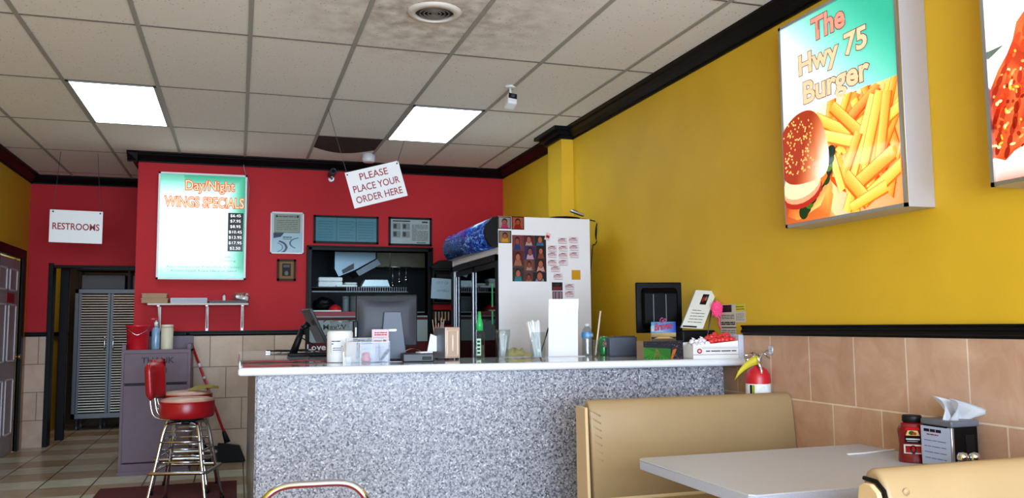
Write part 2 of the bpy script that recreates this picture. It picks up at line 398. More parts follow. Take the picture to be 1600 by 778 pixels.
# ------------------------------------------------------------------ the room shell
XL, XR, YF, YB, YR, ZC = -2.22, 2.79, -2.5, 8.85, 10.5, 3.003
XE = -.95                                   # end of the red wall, start of the restroom recess
struct('floor', MB().box((XL-.3, YF-.2, -.1), (XR+.2, 13.2, 0)), M_floor)
struct('ceiling', MB().box((XL-.3, YF-.2, ZC), (XR+.2, 13.2, ZC+.1)), M_ceil)
struct('wall_right', MB().box((XR, YF-.2, 0), (XR+.15, YB+.12, ZC)), M_yellow)
w = MB().m(M_red)
KX0, KX1, KZ0, KZ1 = .72, 1.93, 1.0, 2.07     # kitchen pass-through opening
w.box((XE, YB, 0), (KX0, YB+.12, ZC)).box((KX1, YB, 0), (XR, YB+.12, ZC)).box((KX0, YB, KZ1), (KX1, YB+.12, ZC)).box((KX0, YB, 0), (KX1, YB+.12, KZ0))
w.box((XE, YB+.12, 0), (XE+.12, YR+.12, ZC))
struct('wall_back', w, M_red)
w = MB().m(M_red); DX0, DX1, DZ = -1.99, XE, 2.0
w.box((XL, YR, 0), (DX0, YR+.12, ZC)).box((DX0, YR, DZ), (DX1, YR+.12, ZC))
struct('wall_recess', w, M_red)
LD0, LD1, LDZ = 9.25, 10.22, 2.04             # doorway in the left wall
w = MB().box((XL-.15, YF-.2, 0), (XL, LD0, ZC)).box((XL-.15, LD1, 0), (XL, 13.0, ZC)).box((XL-.15, LD0, LDZ), (XL, LD1, ZC))
struct('wall_left', w, M_yellow)
# street side: wall with the shopfront opening that lets the daylight in
w = MB().box((XL, YF-.12, 0), (-1.9, YF, ZC)).box((2.55, YF-.12, 0), (XR, YF, ZC)).box((-1.9, YF-.12, 2.6), (2.55, YF, ZC)).box((-1.9, YF-.12, 0), (2.55, YF, .45))
struct('wall_front', w, M_yellow)
w = MB()
for x in (-1.9, -.42, 1.07, 2.5): w.box((x, YF-.1, .45), (x+.05, YF-.04, 2.6))
w.box((-1.9, YF-.1, .45), (2.55, YF-.04, .5)).box((-1.9, YF-.1, 2.55), (2.55, YF-.04, 2.6))
struct('window_1', w, M_alu)
# corridor behind the recess doorway
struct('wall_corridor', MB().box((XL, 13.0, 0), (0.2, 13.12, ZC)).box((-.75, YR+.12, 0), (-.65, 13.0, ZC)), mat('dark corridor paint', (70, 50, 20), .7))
# kitchen shell behind the pass-through
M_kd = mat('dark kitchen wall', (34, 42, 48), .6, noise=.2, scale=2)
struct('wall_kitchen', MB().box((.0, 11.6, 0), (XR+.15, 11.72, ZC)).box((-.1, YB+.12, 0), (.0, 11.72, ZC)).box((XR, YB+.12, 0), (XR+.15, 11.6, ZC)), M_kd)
# column on the right wall
w = MB().box((2.68, 6.78, 0), (XR, 7.12, ZC)); struct('trim_16', w, M_yellow)
# wainscots
struct('wall_right_tiles', MB().box((XR-.012, YF, 0), (XR, 4.22, 1.22)).box((XR-.012, 4.22, 0), (XR, 5.2, 1.03)), M_tileR)
struct('wall_back_tiles', MB().box((XE, YB-.012, 0), (KX0-.06, YB, 1.21)), M_tileB)
struct('wall_recess_tiles', MB().box((XL, YR-.012, 0), (DX0-.01, YR, 1.21)), M_tileB)
# chair rails: stepped profile
def rail_y(x, y0, y1, z0, z1, t=.03):
    p = [(x, z0), (x-t*.5, z0), (x-t*.6, z0+.01), (x-t, z0+.016), (x-t, z0+.028), (x-t*.75, z0+.033), (x-t*.75, z1-.012), (x-t, z1-.008), (x-t, z1), (x, z1)]
    return MB().prism(p, y0, y1, 1)
def rail_x(y, x0, x1, z0, z1, t=.03):
    p = [(y, z0), (y-t*.5, z0), (y-t*.6, z0+.01), (y-t, z0+.016), (y-t, z0+.028), (y-t*.75, z0+.033), (y-t*.75, z1-.012), (y-t, z1-.008), (y-t, z1), (y, z1)]
    return MB().prism(p, x0, x1, 0)
struct('trim_1', rail_y(XR, YF, 4.22, 1.21, 1.268), M_black)
struct('trim_2', rail_x(YB, XE, KX0-.06, 1.205, 1.255), M_black)
struct('trim_3', rail_x(YR, XL, DX0, 1.205, 1.255), M_black)
# crown mouldings
def crown(pts_in):  # profile (out from wall, down from ceiling)
    return [(0, 0), (.10, 0), (.10, -.014), (.085, -.02), (.078, -.034), (.05, -.052), (.036, -.066), (.026, -.078), (.012, -.082), (.012, -.095), (0, -.095)]
CP = crown(0)
def crown_y(x, y0, y1): return MB().prism([(x-a, ZC+b) for a, b in CP], y0, y1, 1)
def crown_x(y, x0, x1): return MB().prism([(y-a, ZC+b) for a, b in CP], x0, x1, 0)
struct('trim_4', crown_y(XR, YF, YB), M_black)
struct('trim_5', crown_x(YB, XE-.1, XR), M_black)
struct('trim_6', crown_x(YR, XL, XE), M_black)
struct('trim_7', MB().prism([(XL+a, ZC+b) for a, b in CP], YF, YR, 1), M_black)
w = MB()
w.box((2.58, 6.68, ZC-.03), (XR, 7.22, ZC)).box((2.62, 6.72, ZC-.065), (XR, 7.18, ZC-.03)).box((2.655, 6.755, ZC-.095), (XR, 7.145, ZC-.065))
struct('trim_8', w, M_black)
struct('trim_9', MB().prism([(XE+a*-1, ZC+b) for a, b in CP], YB-.1, YR, 1), M_black)
# ceiling grid
GX0, GDX, GY0, GDY = -1.18, .61, 5.07, 1.277
w = MB().m(M_grid)
for k in range(-2, 7):
    x = GX0+GDX*k; 
    if x < XL: continue
    w.box((x-.013, YF, ZC-.006), (x+.013, YR if x < XE else YB, ZC+.01)).m(M_grid)
M_gapd = mat('dark grid bar', (96, 88, 82), .7)  # cross bars, darker than the lengthwise ones
w.m(M_gapd)
for j in range(-6, 5):
    y = GY0+GDY*j
    w.box((XL, y-.006, ZC-.004), (XR if y < YB else XE, y+.006, ZC+.01))
struct('trim_10', w, None)
# stained ceiling tile near the red wall
st = mat('dark water stain', (40, 28, 25), .9, noise=.3, scale=6)
x0 = GX0+3*GDX+.013; x1 = x0+.584; y0 = GY0+2*GDY+.01
pts = [(x0, y0), (x1, y0)] + [(x1-(x1-x0)*i/14, y0+.50+.22*math.sin(PI*i/14)) for i in range(15)]
struct('trim_17', MB().prism(pts, ZC-.002, ZC+.01, 2), st)

# ---------------- ceiling lights
def ceiling_light(k, label):
    xa = GX0+GDX*k+.013; xb = xa+GDX-.026; ya = GY0+GDY+.01; yb = ya+GDY-.02
    t = thing('ceiling_light', ((xa+xb)/2, (ya+yb)/2, ZC-.01), label, 'ceiling light', group='fluorescent panels in the ceiling grid')
    w = MB()
    w.box((xa, ya, ZC-.008), (xa+.02, yb, ZC-.001)).box((xb-.02, ya, ZC-.008), (xb, yb, ZC-.001)).box((xa, ya, ZC-.008), (xb, ya+.02, ZC-.001)).box((xa, yb-.02, ZC-.008), (xb, yb, ZC-.001))
    w.build('frame', M_grid, t, True)
    MB().box((xa+.018, ya+.018, ZC-.006), (xb-.018, yb-.018, ZC-.002)).build('diffuser', M_diff, t, True)
ceiling_light(0, 'bright fluorescent ceiling panel on the left, towards the restroom recess')
ceiling_light(4, 'bright fluorescent ceiling panel on the right, above the hanging order sign')
# ---------------- air diffuser
vc = Vector((1.0, 4.40, ZC))
t = thing('ceiling_vent', vc, 'round white ceiling air vent with dark concentric rings in a sooty tile', 'air vent')
MB().lathe([(.150, 0), (.152, -.004), (.137, -.014), (.108, -.018), (.106, -.014), (.108, 0)], 40, cap=False).build('rim', mat('off white metal', (205, 198, 190), .5), t)
MB().lathe([(.107, -.001), (.09, -.0012)], 40).build('throat', M_blackpl, t)
for r in (.082, .060, .038, .018):
    MB().lathe([(r, -.003), (r+.002, -.012), (r-.002, -.015), (r-.004, -.006)], 32, cap=False).build('vane', mat('grey metal vane', (104, 100, 96), .6), t)
# ---------------- ceiling camera (white, right)
t = thing('security_camera', (1.846, 5.66, ZC), 'white security camera with a black face hanging from the ceiling', 'security camera')
w = MB(); w.lathe([(.04, 0), (.042, -.006), (.03, -.014)], 20); w.tube([(0, 0, -.012), (0, -.005, -.06), (0, -.012, -.085)], .009); w.build('mount', M_white, t)
w = MB(); rm = Matrix.Translation((-.005, -.03, -.12)) @ Matrix.Rotation(-.35, 4, 'X') @ Matrix.Rotation(.15, 4, 'Y')
w.box((-.036, -.045, -.045), (.036, .045, .045), .012, 3, rm); w.build('housing', M_white, t)
w = MB(); w.box((-.031, -.05, -.005), (.031, -.04, .038), .004, 2, rm); w.build('lens_face', M_blackpl, t)
w = MB(); w.lathe([(.014, 0), (.014, .004), (.008, .004)], 16, mx=rm @ Matrix.Translation((0, -.05, .016)) @ Matrix.Rotation(PI/2, 4, 'X')); w.build('lens', M_dark, t)
# ---------------- dark bullet camera on red wall
q = P(519, 272, 1, YB-.10)
t = thing('security_camera', (q.x, YB, q.z), 'small dark bullet camera high on the red wall', 'security camera')
w = MB(); w.lathe([(.03, 0), (.03, .02)], 16, mx=Matrix.Rotation(PI/2, 4, 'X') @ Matrix.Translation((0, -.035, 0))); w.tube([(0, -.015, -.035), (.0, -.07, -.045), (.0, -.1, -.02)], .01); w.build('bracket', M_alu, t)
w = MB(); rm = Matrix.Translation((0, -.1, .01)) @ Matrix.Rotation(.5, 4, 'Y') @ Matrix.Rotation(PI/2-.3, 4, 'X')
w.lathe([(.03, -.06), (.034, -.055), (.034, .05), (.03, .06), (.026, .05)], 18, mx=rm); w.build('housing', M_dark, t)
w = MB(); w.lathe([(.02, .05), (.018, .056)], 16, mx=rm); w.build('lens', M_blackpl, t)
# ---------------- white smoke detector
q = P(576, 257, 1, 8.35)
single('smoke_detector', MB().lathe([(.065, 0), (.065, -.055), (.06, -.075), (.05, -.082)], 28), M_white, 'white round smoke detector on the ceiling behind the order sign', 'smoke detector', (q.x, 8.35, ZC-.0))

# ---------------- hanging signs
def wire(a, b, label, parent): 
    MB().tube([a, b], .0022, 5).build('wire', M_dark, parent, True)
# order sign, tilted
a = P(547, 268, 1, 6.45); b = P(630, 249, 1, 6.45); c = P(554, 326, 1, 6.45)
fr = Fr(c, b-a, a-c); fr = Fr(c, b-a, (b-a).cross(Vector((0, -1, 0))) * -1 if (b-a).cross(Vector((0,-1,0))).z < 0 else (b-a).cross(Vector((0,-1,0))))
sw, sh = (b-a).length, (a-c).length*.985
t = thing('hanging_sign', c, 'white sign hanging crooked on wires that reads please place your order here', 'sign')
MB().box((0, 0, -.003), (sw, sh, .003), .001, 1, fr.mx()).build('board', M_paper, t, True)
for s_, cy, wd in (('PLEASE', .80, .52), ('PLACE YOUR', .50, .86), ('ORDER HERE', .20, .86)):
    text(s_, fr, sw*.5, sh*cy, sw*wd, sh*.185, M_text_red, parent=t, c=.0042, off=.012)
for u, tgt in ((.035, P(513, 170, 2, ZC)), (.965, P(650, 163, 2, ZC))):
    p = fr.pt(sw*u, sh*.93, 0); wire(p, tgt, '', t)
    MB().lathe([(.006, 0), (.006, .003)], 10, mx=fr.mx(sw*u, sh*.93, .002)).build('grommet', M_blackpl, t, True)
# restrooms sign
a = P(77, 327, 1, 8.9); b = P(160, 331, 1, 8.9); c = P(76, 378, 1, 8.9)
fr = Fr(c, b-a, (0, 0, 1)); sw, sh = (b-a).length, (a-c).length
t = thing('hanging_sign', c, 'white restrooms sign hanging on two wires before the recess', 'sign')
MB().box((0, 0, -.003), (sw, sh, .003), .001, 1, fr.mx()).build('board', M_paper, t, True)
text('RESTROOMS', fr, sw*.5, sh*.50, sw*.88, sh*.2, M_text_red, parent=t, c=.0042, off=.02)
for u, tgt in ((.06, P(95, 237, 2, ZC)), (.95, P(153, 240, 2, ZC))):
    p = fr.pt(sw*u, sh*.95, 0); wire(p, tgt, '', t)
    MB().lathe([(.008, 0), (.008, .003)], 10, mx=fr.mx(sw*u, sh*.94, .002)).build('grommet', M_blackpl, t, True)

# ---------------- menu light box on the red wall
mx0, mx1, mz0, mz1 = -.755, .068, 1.755, 2.805; MY = YB-.09
t = thing('menu_light_box', ((mx0+mx1)/2, YB, mz0), 'backlit teal and white wings menu board with a black price column on the red wall', 'illuminated sign')
w = MB().box((mx0, MY, mz0), (mx1, YB-.001, mz1)); w.build('housing', mat('white painted frame', (222, 222, 222), .4), t, True)
w = MB(); f_ = .018
w.box((mx0, MY-.012, mz0), (mx0+f_, MY, mz1)).box((mx1-f_, MY-.012, mz0), (mx1, MY, mz1)).box((mx0, MY-.012, mz0), (mx1, MY, mz0+f_)).box((mx0, MY-.012, mz1-f_), (mx1, MY, mz1))
w.build('frame', mat('white painted frame', (226, 226, 226), .4), t, True)
fr = Fr((mx0+f_, MY-.002, mz0+f_), (1, 0, 0), (0, 0, 1)); sw, sh = mx1-mx0-2*f_, mz1-mz0-2*f_
A = Art(fr, sw, sh, (168, 226, 208), .001)
def radial_sheet(A, colf, nx=16, ny=20):
    A.lay += 1
    for i in range(nx):
        for j in range(ny):
            pts = [(i/nx, j/ny), ((i+1)/nx, j/ny), ((i+1)/nx, (j+1)/ny), (i/nx, (j+1)/ny)]
            A.poly(pts, [colf(*p) for p in pts], A.lay)
def mixc(a, b, t): t = max(0, min(1, t)); return tuple(a[i]+(b[i]-a[i])*t for i in range(3))
radial_sheet(A, lambda u, v: mixc((255, 255, 255), (112, 190, 168), (max(abs(u-.40)/.60, abs(v-.47)/.53)**3.2*1.25 - .12)))  # glow of the tubes behind the panel, put into the print colours
A.rect(.80, .26, .985, .64, (10, 11, 12))
A.build('menu_panel', M_menuprint, t)
M_l_or = mat('orange red print', (206, 60, 44), .5); M_l_or.node_tree.nodes['Principled BSDF'].inputs['Emission Color'].default_value = (*lin((226, 90, 60)), 1); M_l_or.node_tree.nodes['Principled BSDF'].inputs['Emission Strength'].default_value = .35
M_l_ye = emat('pale orange print', (246, 206, 150), .55); M_l_wh = emat('white print', (240, 240, 240), .8); M_l_gr = emat('faded grey print', (96, 130, 116), .25)
for s_, cu_, cv, wd, ht in (('Day/Night', .58, .885, .58, .125), ('WINGS SPECIALS', .52, .735, .93, .098)):
    text(s_, fr, sw*cu_, sh*cv, sw*wd, sh*ht, M_l_or, 'lettering_outline', t, .0026, .06)
    text(s_, fr, sw*cu_, sh*cv, sw*wd, sh*ht, M_l_ye, 'lettering', t, .0031, .0)
for i, s_ in enumerate(('$6.45', '$7.95', '$8.95', '$10.45', '$13.95', '$17.95', '$2.50')):
    text(s_, fr, sw*.89, sh*(.61-.0535*i), sw*(.155 if len(s_) > 5 else .125), sh*.032, M_l_wh, 'price_lettering', t, .003)
for s_, cu_, cv, wd in (('with', .80, .205, .08), ('Ranch Dressing', .72, .165, .36), ('Also Choose one: Fries, Rice, Coleslaw,', .53, .105, .88), ('Potato Salad, Fried Okra or Salad', .53, .065, .76)):
    text(s_, fr, sw*cu_, sh*cv, sw*wd, sh*.025, M_l_gr, 'small_lettering', t, .003)
w = MB().tube(smooth_path([P(383, 250, 1, YB-.02), P(381, 262, 1, YB-.02), (mx1+.012, YB-.02, 2.75), (mx1+.014, YB-.02, 2.6), (mx1, YB-.02, 2.35)]), .004, 6)
w.build('power_cord', mat('grey cord', (150, 140, 140), .5), t, True)

# ---------------- food light boxes on the right wall
LX = 2.65
M_lbside = mat('grey aluminium side', (184, 178, 180), .4, .3)
def light_box(y_far, y_near, z0, z1, label):
    t = thing('food_light_box', (XR, (y_far+y_near)/2, z0), label, 'illuminated sign', group='food light boxes on the yellow wall')
    MB().box((LX, y_near, z0), (XR, y_far, z1), .002, 1).build('housing', M_lbside, t, True)
    g = .016; w = MB()
    w.box((LX-.012, y_near, z0), (LX, y_near+g, z1)).box((LX-.012, y_far-g, z0), (LX, y_far, z1)).box((LX-.012, y_near, z0), (LX, y_far, z0+g)).box((LX-.012, y_near, z1-g), (LX, y_far, z1))
    w.build('frame', M_alu, t, True)
    fr = Fr((LX-.002, y_far-g, z0+g), (0, -1, 0), (0, 0, 1)); return t, fr, (y_far-y_near-2*g), z1-z0-2*g
t, fr, sw, sh = light_box(3.60, 2.785, 1.758, 2.80, 'backlit burger and fries sign, whole, reading The Hwy 75 Burger, on yellow wall')
A = Art(fr, sw, sh, (90, 220, 205))
radial_sheet(A, lambda u, v: mixc((255, 255, 255), (108, 204, 186), max(0, min(1, ((u-.18)*1.15+(v-.72)*1.5)))) if u+(v-.6)*.8 > .1 else mixc((255,255,255), (130, 212, 196), (v-.8)*3-u*2.0))  # backlight glow painted in as the fade from teal to white
# food photograph, lower part
def clipv(v, u): return min(v, .545+.07*(u-.5))
FT = .545
A.rect(0, 0, 1, FT, [(250, 236, 214), (235, 190, 150), (255, 214, 150), (255, 250, 240)])
A.poly([(0, 0), (.45, 0), (.3, .12), (0, .2)], [(200, 120, 70), (235, 200, 160), (240, 210, 170), (120, 70, 40)])
A.ell(.66, .30, .30, .22, (224, 140, 60)); 
rr = random.Random(4)
def fry(x, y, ang, ln, wd, c):
    k = sw/sh; dx, dy = math.cos(ang)*ln/2, math.sin(ang)*ln/2*k; nx, ny = -math.sin(ang)*wd/2, math.cos(ang)*wd/2*k
    def cl(p): return (max(0.0, min(1.0, p[0])), max(0.0, min(FT, p[1])))
    hi = mixc(c, (255, 246, 210), .55); lo = mixc(c, (196, 104, 30), .42)
    A.poly([cl(p) for p in ((x-dx-nx*1.16, y-dy-ny*1.16), (x+dx-nx*1.16, y+dy-ny*1.16), (x+dx+nx*1.1, y+dy+ny*1.1), (x-dx+nx*1.1, y-dy+ny*1.1))], lo)
    A.poly([cl(p) for p in ((x-dx-nx*.8, y-dy-ny*.8), (x+dx-nx*.8, y+dy-ny*.8), (x+dx+nx, y+dy+ny), (x-dx+nx, y-dy+ny))], [c, c, hi, hi])
for i in range(46):
    x = rr.uniform(.42, 1.02); y = rr.uniform(.1, .52); ang = rr.choice((1.1, 1.3, 1.5, 1.9, .9, 2.3, .4)) + rr.uniform(-.15, .15)
    if x < .55 and y < .25: continue
    fry(x, y, ang, rr.uniform(.22, .36), rr.uniform(.055, .075), rr.choice(((250, 200, 90), (244, 178, 76), (252, 214, 120), (238, 160, 70))))
for a_ in ((.47, .42, .25-.75, .34, .07), (.60, .42, -.75, .34, .07), (.72, .32, 1.12, .5, .075), (.80, .35, 1.2, .42, .075), (.88, .32, 1.35, .45, .07), (.52, .35, -.35, .3, .07), (.62, .25, 1.05, .3, .065), (.8, .17, .42, .34, .085), (.9, .1, .38, .4, .085), (.66, .1, -.8, .26, .085), (.75, .05, .3, .3, .07), (.5, .2, 1.9, .25, .06)):
    fry(*a_, rr.choice(((252, 206, 110), (250, 192, 92), (254, 222, 140))))
# burger: bottom bun, patty, lettuce, cheese, tomato, crown
A.ell(.20, .12, .26, .10, (236, 196, 150), rot=.1)
A.poly([(0, .0), (.42, .0), (.46, .10), (.40, .18), (0, .16)], [(214, 150, 90), (228, 170, 110), (240, 190, 120), (250, 215, 150), (200, 120, 60)])
A.poly([(.02, .04), (.12, .01), (.34, .06), (.42, .14), (.38, .19), (.20, .10), (.06, .12)], [(226, 150, 96), (240, 190, 130), (250, 220, 170), (244, 200, 150), (236, 180, 120), (200, 130, 90), (214, 140, 90)])
for i in range(9):
    x = .18+.03*i; A.ell(x, .045+.022*i, .045, .035, rr.choice(((64, 110, 40), (96, 140, 52), (130, 160, 70), (48, 84, 34))), rot=i)
for i in range(5): A.ell(.40+.015*i, .18+.03*i, .04, .03, rr.choice(((70, 120, 44), (150, 170, 80), (52, 92, 36))), rot=i)
A.poly([(.0, .14), (.10, .07), (.30, .10), (.42, .19), (.40, .23), (.2, .15), (.0, .2)], (236, 170, 90))
A.ell(.17, .145, .20, .08, (206, 96, 70), rot=.12); A.ell(.17, .165, .19, .075, (244, 196, 170), rot=.12); A.ell(.17, .185, .19, .07, (250, 226, 205), rot=.12)
bun = [(0, .50-.035)]; 
for i in range(17):
    a_ = PI/2 - i/16*2.35; bun.append((.17+.25*math.cos(a_)*1.0, .30+.19*math.sin(a_)))
bun = [(p_.x, p_.y) for p_ in smooth_path([(0, .46, 0), (.06, .50, 0), (.15, .53, 0), (.25, .535, 0), (.33, .51, 0), (.39, .45, 0), (.43, .36, 0), (.44, .28, 0), (.42, .22, 0), (.36, .19, 0), (.26, .185, 0), (.14, .185, 0), (.05, .20, 0), (0, .23, 0)], 3)]
def bc(p): 
    u, v = p; return mixc((198, 112, 54), (255, 250, 240), max(0, (u-.20)*3.6+(.35-v)*2.2))
cen = (.2, .35)
A.lay += 1
for i in range(len(bun)): 
    p, q_ = bun[i], bun[(i+1) % len(bun)]; m1 = tuple((a+b)/2 for a, b in zip(p, cen)); m2 = tuple((a+b)/2 for a, b in zip(q_, cen))
    A.poly([p, q_, m2, m1], [bc(x) for x in (p, q_, m2, m1)], A.lay); A.poly([m1, m2, cen], [bc(x) for x in (m1, m2, cen)], A.lay)
A.lay += 1; L_ = A.lay
for i in range(150):
    x, y = rr.uniform(.01, .36), rr.uniform(.24, .52)
    if (x-.14)**2/.2**2+(y-.37)**2/.15**2 > 1 or x > .3+(y-.35)*.1: continue
    A.ell(x, y, .0075, .0045, (250, 222, 170), L_, n=6, rot=rr.uniform(0, 3))
A.build('picture_panel', M_lightprint, t)
M_l_out = mat('dark brown outline print', (120, 60, 50), .5)
M_l_pk = emat('salmon print', (246, 142, 122), .62); M_l_pk2 = emat('peach print', (250, 190, 150), .66)
for s_, cu_, cv, wd, ht, m_ in (('The', .46, .915, .29, .105, M_l_pk), ('Hwy 75', .48, .755, .60, .125, M_l_pk2), ('Burger', .50, .61, .57, .135, M_l_pk2)):
    text(s_, fr, sw*cu_, sh*cv, sw*wd, sh*ht, M_l_out, 'lettering_outline', t, .0078, .055)
    text(s_, fr, sw*cu_, sh*cv, sw*wd, sh*ht, m_, 'lettering', t, .0083, .03)
t, fr, sw, sh = light_box(2.372, 1.555, 1.772, 2.81, 'backlit chicken wings sign partly cut off by the right edge of the view')
A = Art(fr, sw, sh, (255, 255, 255))
A.rect(0, 0, 1, .1, [(226, 190, 180), (226, 190, 180), (255, 250, 248), (255, 250, 248)])
A.poly([(0, .46), (.09, .495), (.0, .49)], (150, 160, 150))
rr = random.Random(8)
OUTL = [(0, .345), (.05, .41), (.10, .455), (.135, .50), (.16, .56), (.25, .62), (.6, .6), (.95, .4), (.9, .15), (.5, .08), (.24, .13), (.17, .115), (.11, .10), (.06, .072), (.0, .09)]
def wc(p):
    return mixc((204, 112, 70), (240, 170, 124), .5+.5*math.sin(p[0]*23+p[1]*31))
cen = (.3, .3)
for ring_ in ((1.0, .72), (.72, .42), (.42, .02)):
    A.lay += 1
    for a_, b_ in zip(OUTL, OUTL[1:]+OUTL[:1]):
        f2 = lambda p, s_: (cen[0]+(p[0]-cen[0])*s_, cen[1]+(p[1]-cen[1])*s_)
        q4 = [f2(a_, ring_[0]), f2(b_, ring_[0]), f2(b_, ring_[1]), f2(a_, ring_[1])]; A.poly(q4, [wc(x) for x in q4], A.lay)
A.lay += 1; L_ = A.lay
for (x0, y0, x1, y1) in ((0, .30, .16, .50), (.02, .12, .10, .36), (.07, .10, .18, .34), (.12, .2, .2, .52), (.0, .2, .06, .3)):
    for i in range(7): t_ = i/6; A.ell(x0+(x1-x0)*t_, y0+(y1-y0)*t_, .03, .011, mixc((186, 88, 48), (228, 136, 90), t_), L_, n=10, rot=math.atan2((y1-y0)*sh, (x1-x0)*sw))
for i in range(420):
    x, y = rr.uniform(.005, .9), rr.uniform(.10, .5)
    if y > .33+.9*x or y > .33+.7*x+.05 or y < .1+.1*(.1-x): continue
    A.ell(x, y, rr.uniform(.004, .018), rr.uniform(.003, .008), rr.choice(((255, 214, 120), (255, 240, 200), (180, 84, 48), (240, 166, 110), (220, 120, 76), (196, 94, 56), (252, 200, 150))), L_+1+i % 4, n=8, rot=rr.uniform(0, 3))
A.build('picture_panel', M_lightprint, t)

# ---------------- framed things on the red wall
def framed(px, label, cat, art, fw=.02, fm=None, name='framed_notice', glass=True):
    x0, y0, x1, y1 = px; a = P(x0, y0, 1, YB); b = P(x1, y1, 1, YB)
    t = thing(name, ((a.x+b.x)/2, YB, b.z), label, cat); w = MB(); d = .022; X0, X1, Z0, Z1 = a.x, b.x, b.z, a.z
    w.box((X0, YB-d, Z0), (X0+fw, YB-.001, Z1)).box((X1-fw, YB-d, Z0), (X1, YB-.001, Z1)).box((X0, YB-d, Z0), (X1, YB-.001, Z0+fw)).box((X0, YB-d, Z1-fw), (X1, YB-.001, Z1))
    w.build('frame', fm or M_black, t, True)
    fr = Fr((X0+fw, YB-.012, Z0+fw), (1, 0, 0), (0, 0, 1)); A = Art(fr, X1-X0-2*fw, Z1-Z0-2*fw, (235, 235, 235)); art(A, fr); A.build('print', M_print, t)
    if glass: MB().box((X0+fw, YB-.018, Z0+fw), (X1-fw, YB-.017, Z1-fw)).build('glass', M_glass, t, True)
    return t
def art_cert(A, fr):
    A.rect(.08, .5, .92, .97, (196, 196, 186)); A.rect(.11, .53, .89, .95, (212, 212, 204)); A.lines(.2, .8, .90, .93, 1, (90, 90, 86), .6, 4); A.lines(.15, .85, .56, .84, 6, (150, 150, 144), .25, 4)
    for u in (.16, .84): A.ell(u, .92, .03, .03, (70, 80, 90), 4)
    A.rect(0, 0, 1, .5, (222, 232, 240)); A.poly([(.06, .5), (.40, .5), (.30, .40), (.06, .36)], (60, 110, 150))
    A.lines(.36, .65, .37, .41, 1, (30, 40, 60), .6, 12); A.lines(.36, .65, .33, .36, 1, (90, 100, 120), .5, 12)
    for cx, cy, r0, r1, c_ in ((.10, .13, .42, .34, (70, 120, 160)), (.10, .13, .28, .24, (150, 180, 205))):
        A.lay += 1
        for i in range(14):
            a0 = -1.2+2.4*i/14; a1 = -1.2+2.4*(i+1)/14; f = lambda r, a: (cx+r*math.cos(a), max(.01, cy+r*.45*math.sin(a)))
            A.poly([f(r0, a0), f(r0, a1), f(r1, a1), f(r1, a0)], c_, A.lay)
    for i in range(10):
        a0 = 1.8+2.4*i/10; a1 = a0+.24; f = lambda r, a: (min(.99, .95+r*math.cos(a)), .24+r*.4*math.sin(a)); A.poly([f(.38, a0), f(.38, a1), f(.33, a1), f(.33, a0)], (110, 150, 180), A.lay+1)
framed((423, 331, 474, 397), 'white framed certificate above a blue swoosh leaflet on red wall', 'framed certificate', art_cert, .012, mat('white frame', (225, 215, 220), .4), 'framed_certificate')
def art_menu(A, fr):
    A.rect(0, 0, 1, 1, (150, 196, 205)); A.rect(0, .0, 1, .86, (140, 190, 202))
    for u in (.34, .66): A.rect(u-.004, 0, u+.004, 1, (104, 150, 166))
    for c_ in (.04, .38, .70):
        A.lines(c_, c_+.24, .1, .9, 7, (112, 158, 172), .16, 5)
framed((490, 336, 591, 382), 'wide black framed pale blue three column menu above the pass window', 'framed menu', art_menu, .022, name='framed_menu')
def art_notice(A, fr):
    A.rect(0, 0, 1, 1, (222, 222, 224)); A.rect(.05, .9, .5, .95, (60, 60, 62))
    for i in range(2):
        for j in range(2):
            A.rect(.05+.24*i, .25+.32*j, .25+.24*i, .52+.32*j, (196, 196, 198), 3); A.rect(.07+.24*i, .30+.32*j, .15+.24*i, .48+.32*j, (110, 110, 114), 4)
    A.lines(.54, .96, .12, .8, 14, (150, 150, 152), .45, 3); A.rect(.8, .87, .95, .93, (80, 80, 84), 5); A.rect(.66, .04, .9, .07, (50, 50, 54), 5)
framed((607, 339, 674, 385), 'black framed black and white notice right of the blue menu', 'framed notice', art_notice, .022)
def art_plaque(A, fr):
    A.rect(0, 0, 1, 1, (186, 160, 110)); A.rect(.2, .15, .8, .88, (24, 22, 22)); A.rect(.28, .66, .72, .8, (150, 150, 150)); A.lines(.28, .72, .5, .64, 3, (190, 190, 190), .4); A.ell(.5, .32, .13, .13, (170, 168, 160))
framed((433, 405, 462, 439), 'small brown wooden award plaque with gold and black plate', 'plaque', art_plaque, .022, mat('dark brown wood', (52, 22, 18), .5, spec=.15), 'award_plaque', False)

# ---------------- pass-through window frame (setting)
w = MB(); fz = .055
x0, x1, z0, z1 = KX0-.055, KX1+.055, .95, KZ1+.05
for (a, b) in (((x0, YB-.03, z0), (KX0, YB+.13, z1)), ((KX1, YB-.03, z0), (x1, YB+.13, z1)), ((x0, YB-.03, KZ1), (x1, YB+.13, z1)), ((x0, YB-.06, z0), (x1, YB+.15, KZ0))): w.box(a, b, .006, 2)
for (a, b) in (((x0, YB-.04, z0), (x0+.018, YB-.03, z1)), ((x1-.018, YB-.04, z0), (x1, YB-.03, z1)), ((x0, YB-.04, z1-.018), (x1, YB-.03, z1))): w.box(a, b, .003, 1)
struct('trim_11', w, M_black)

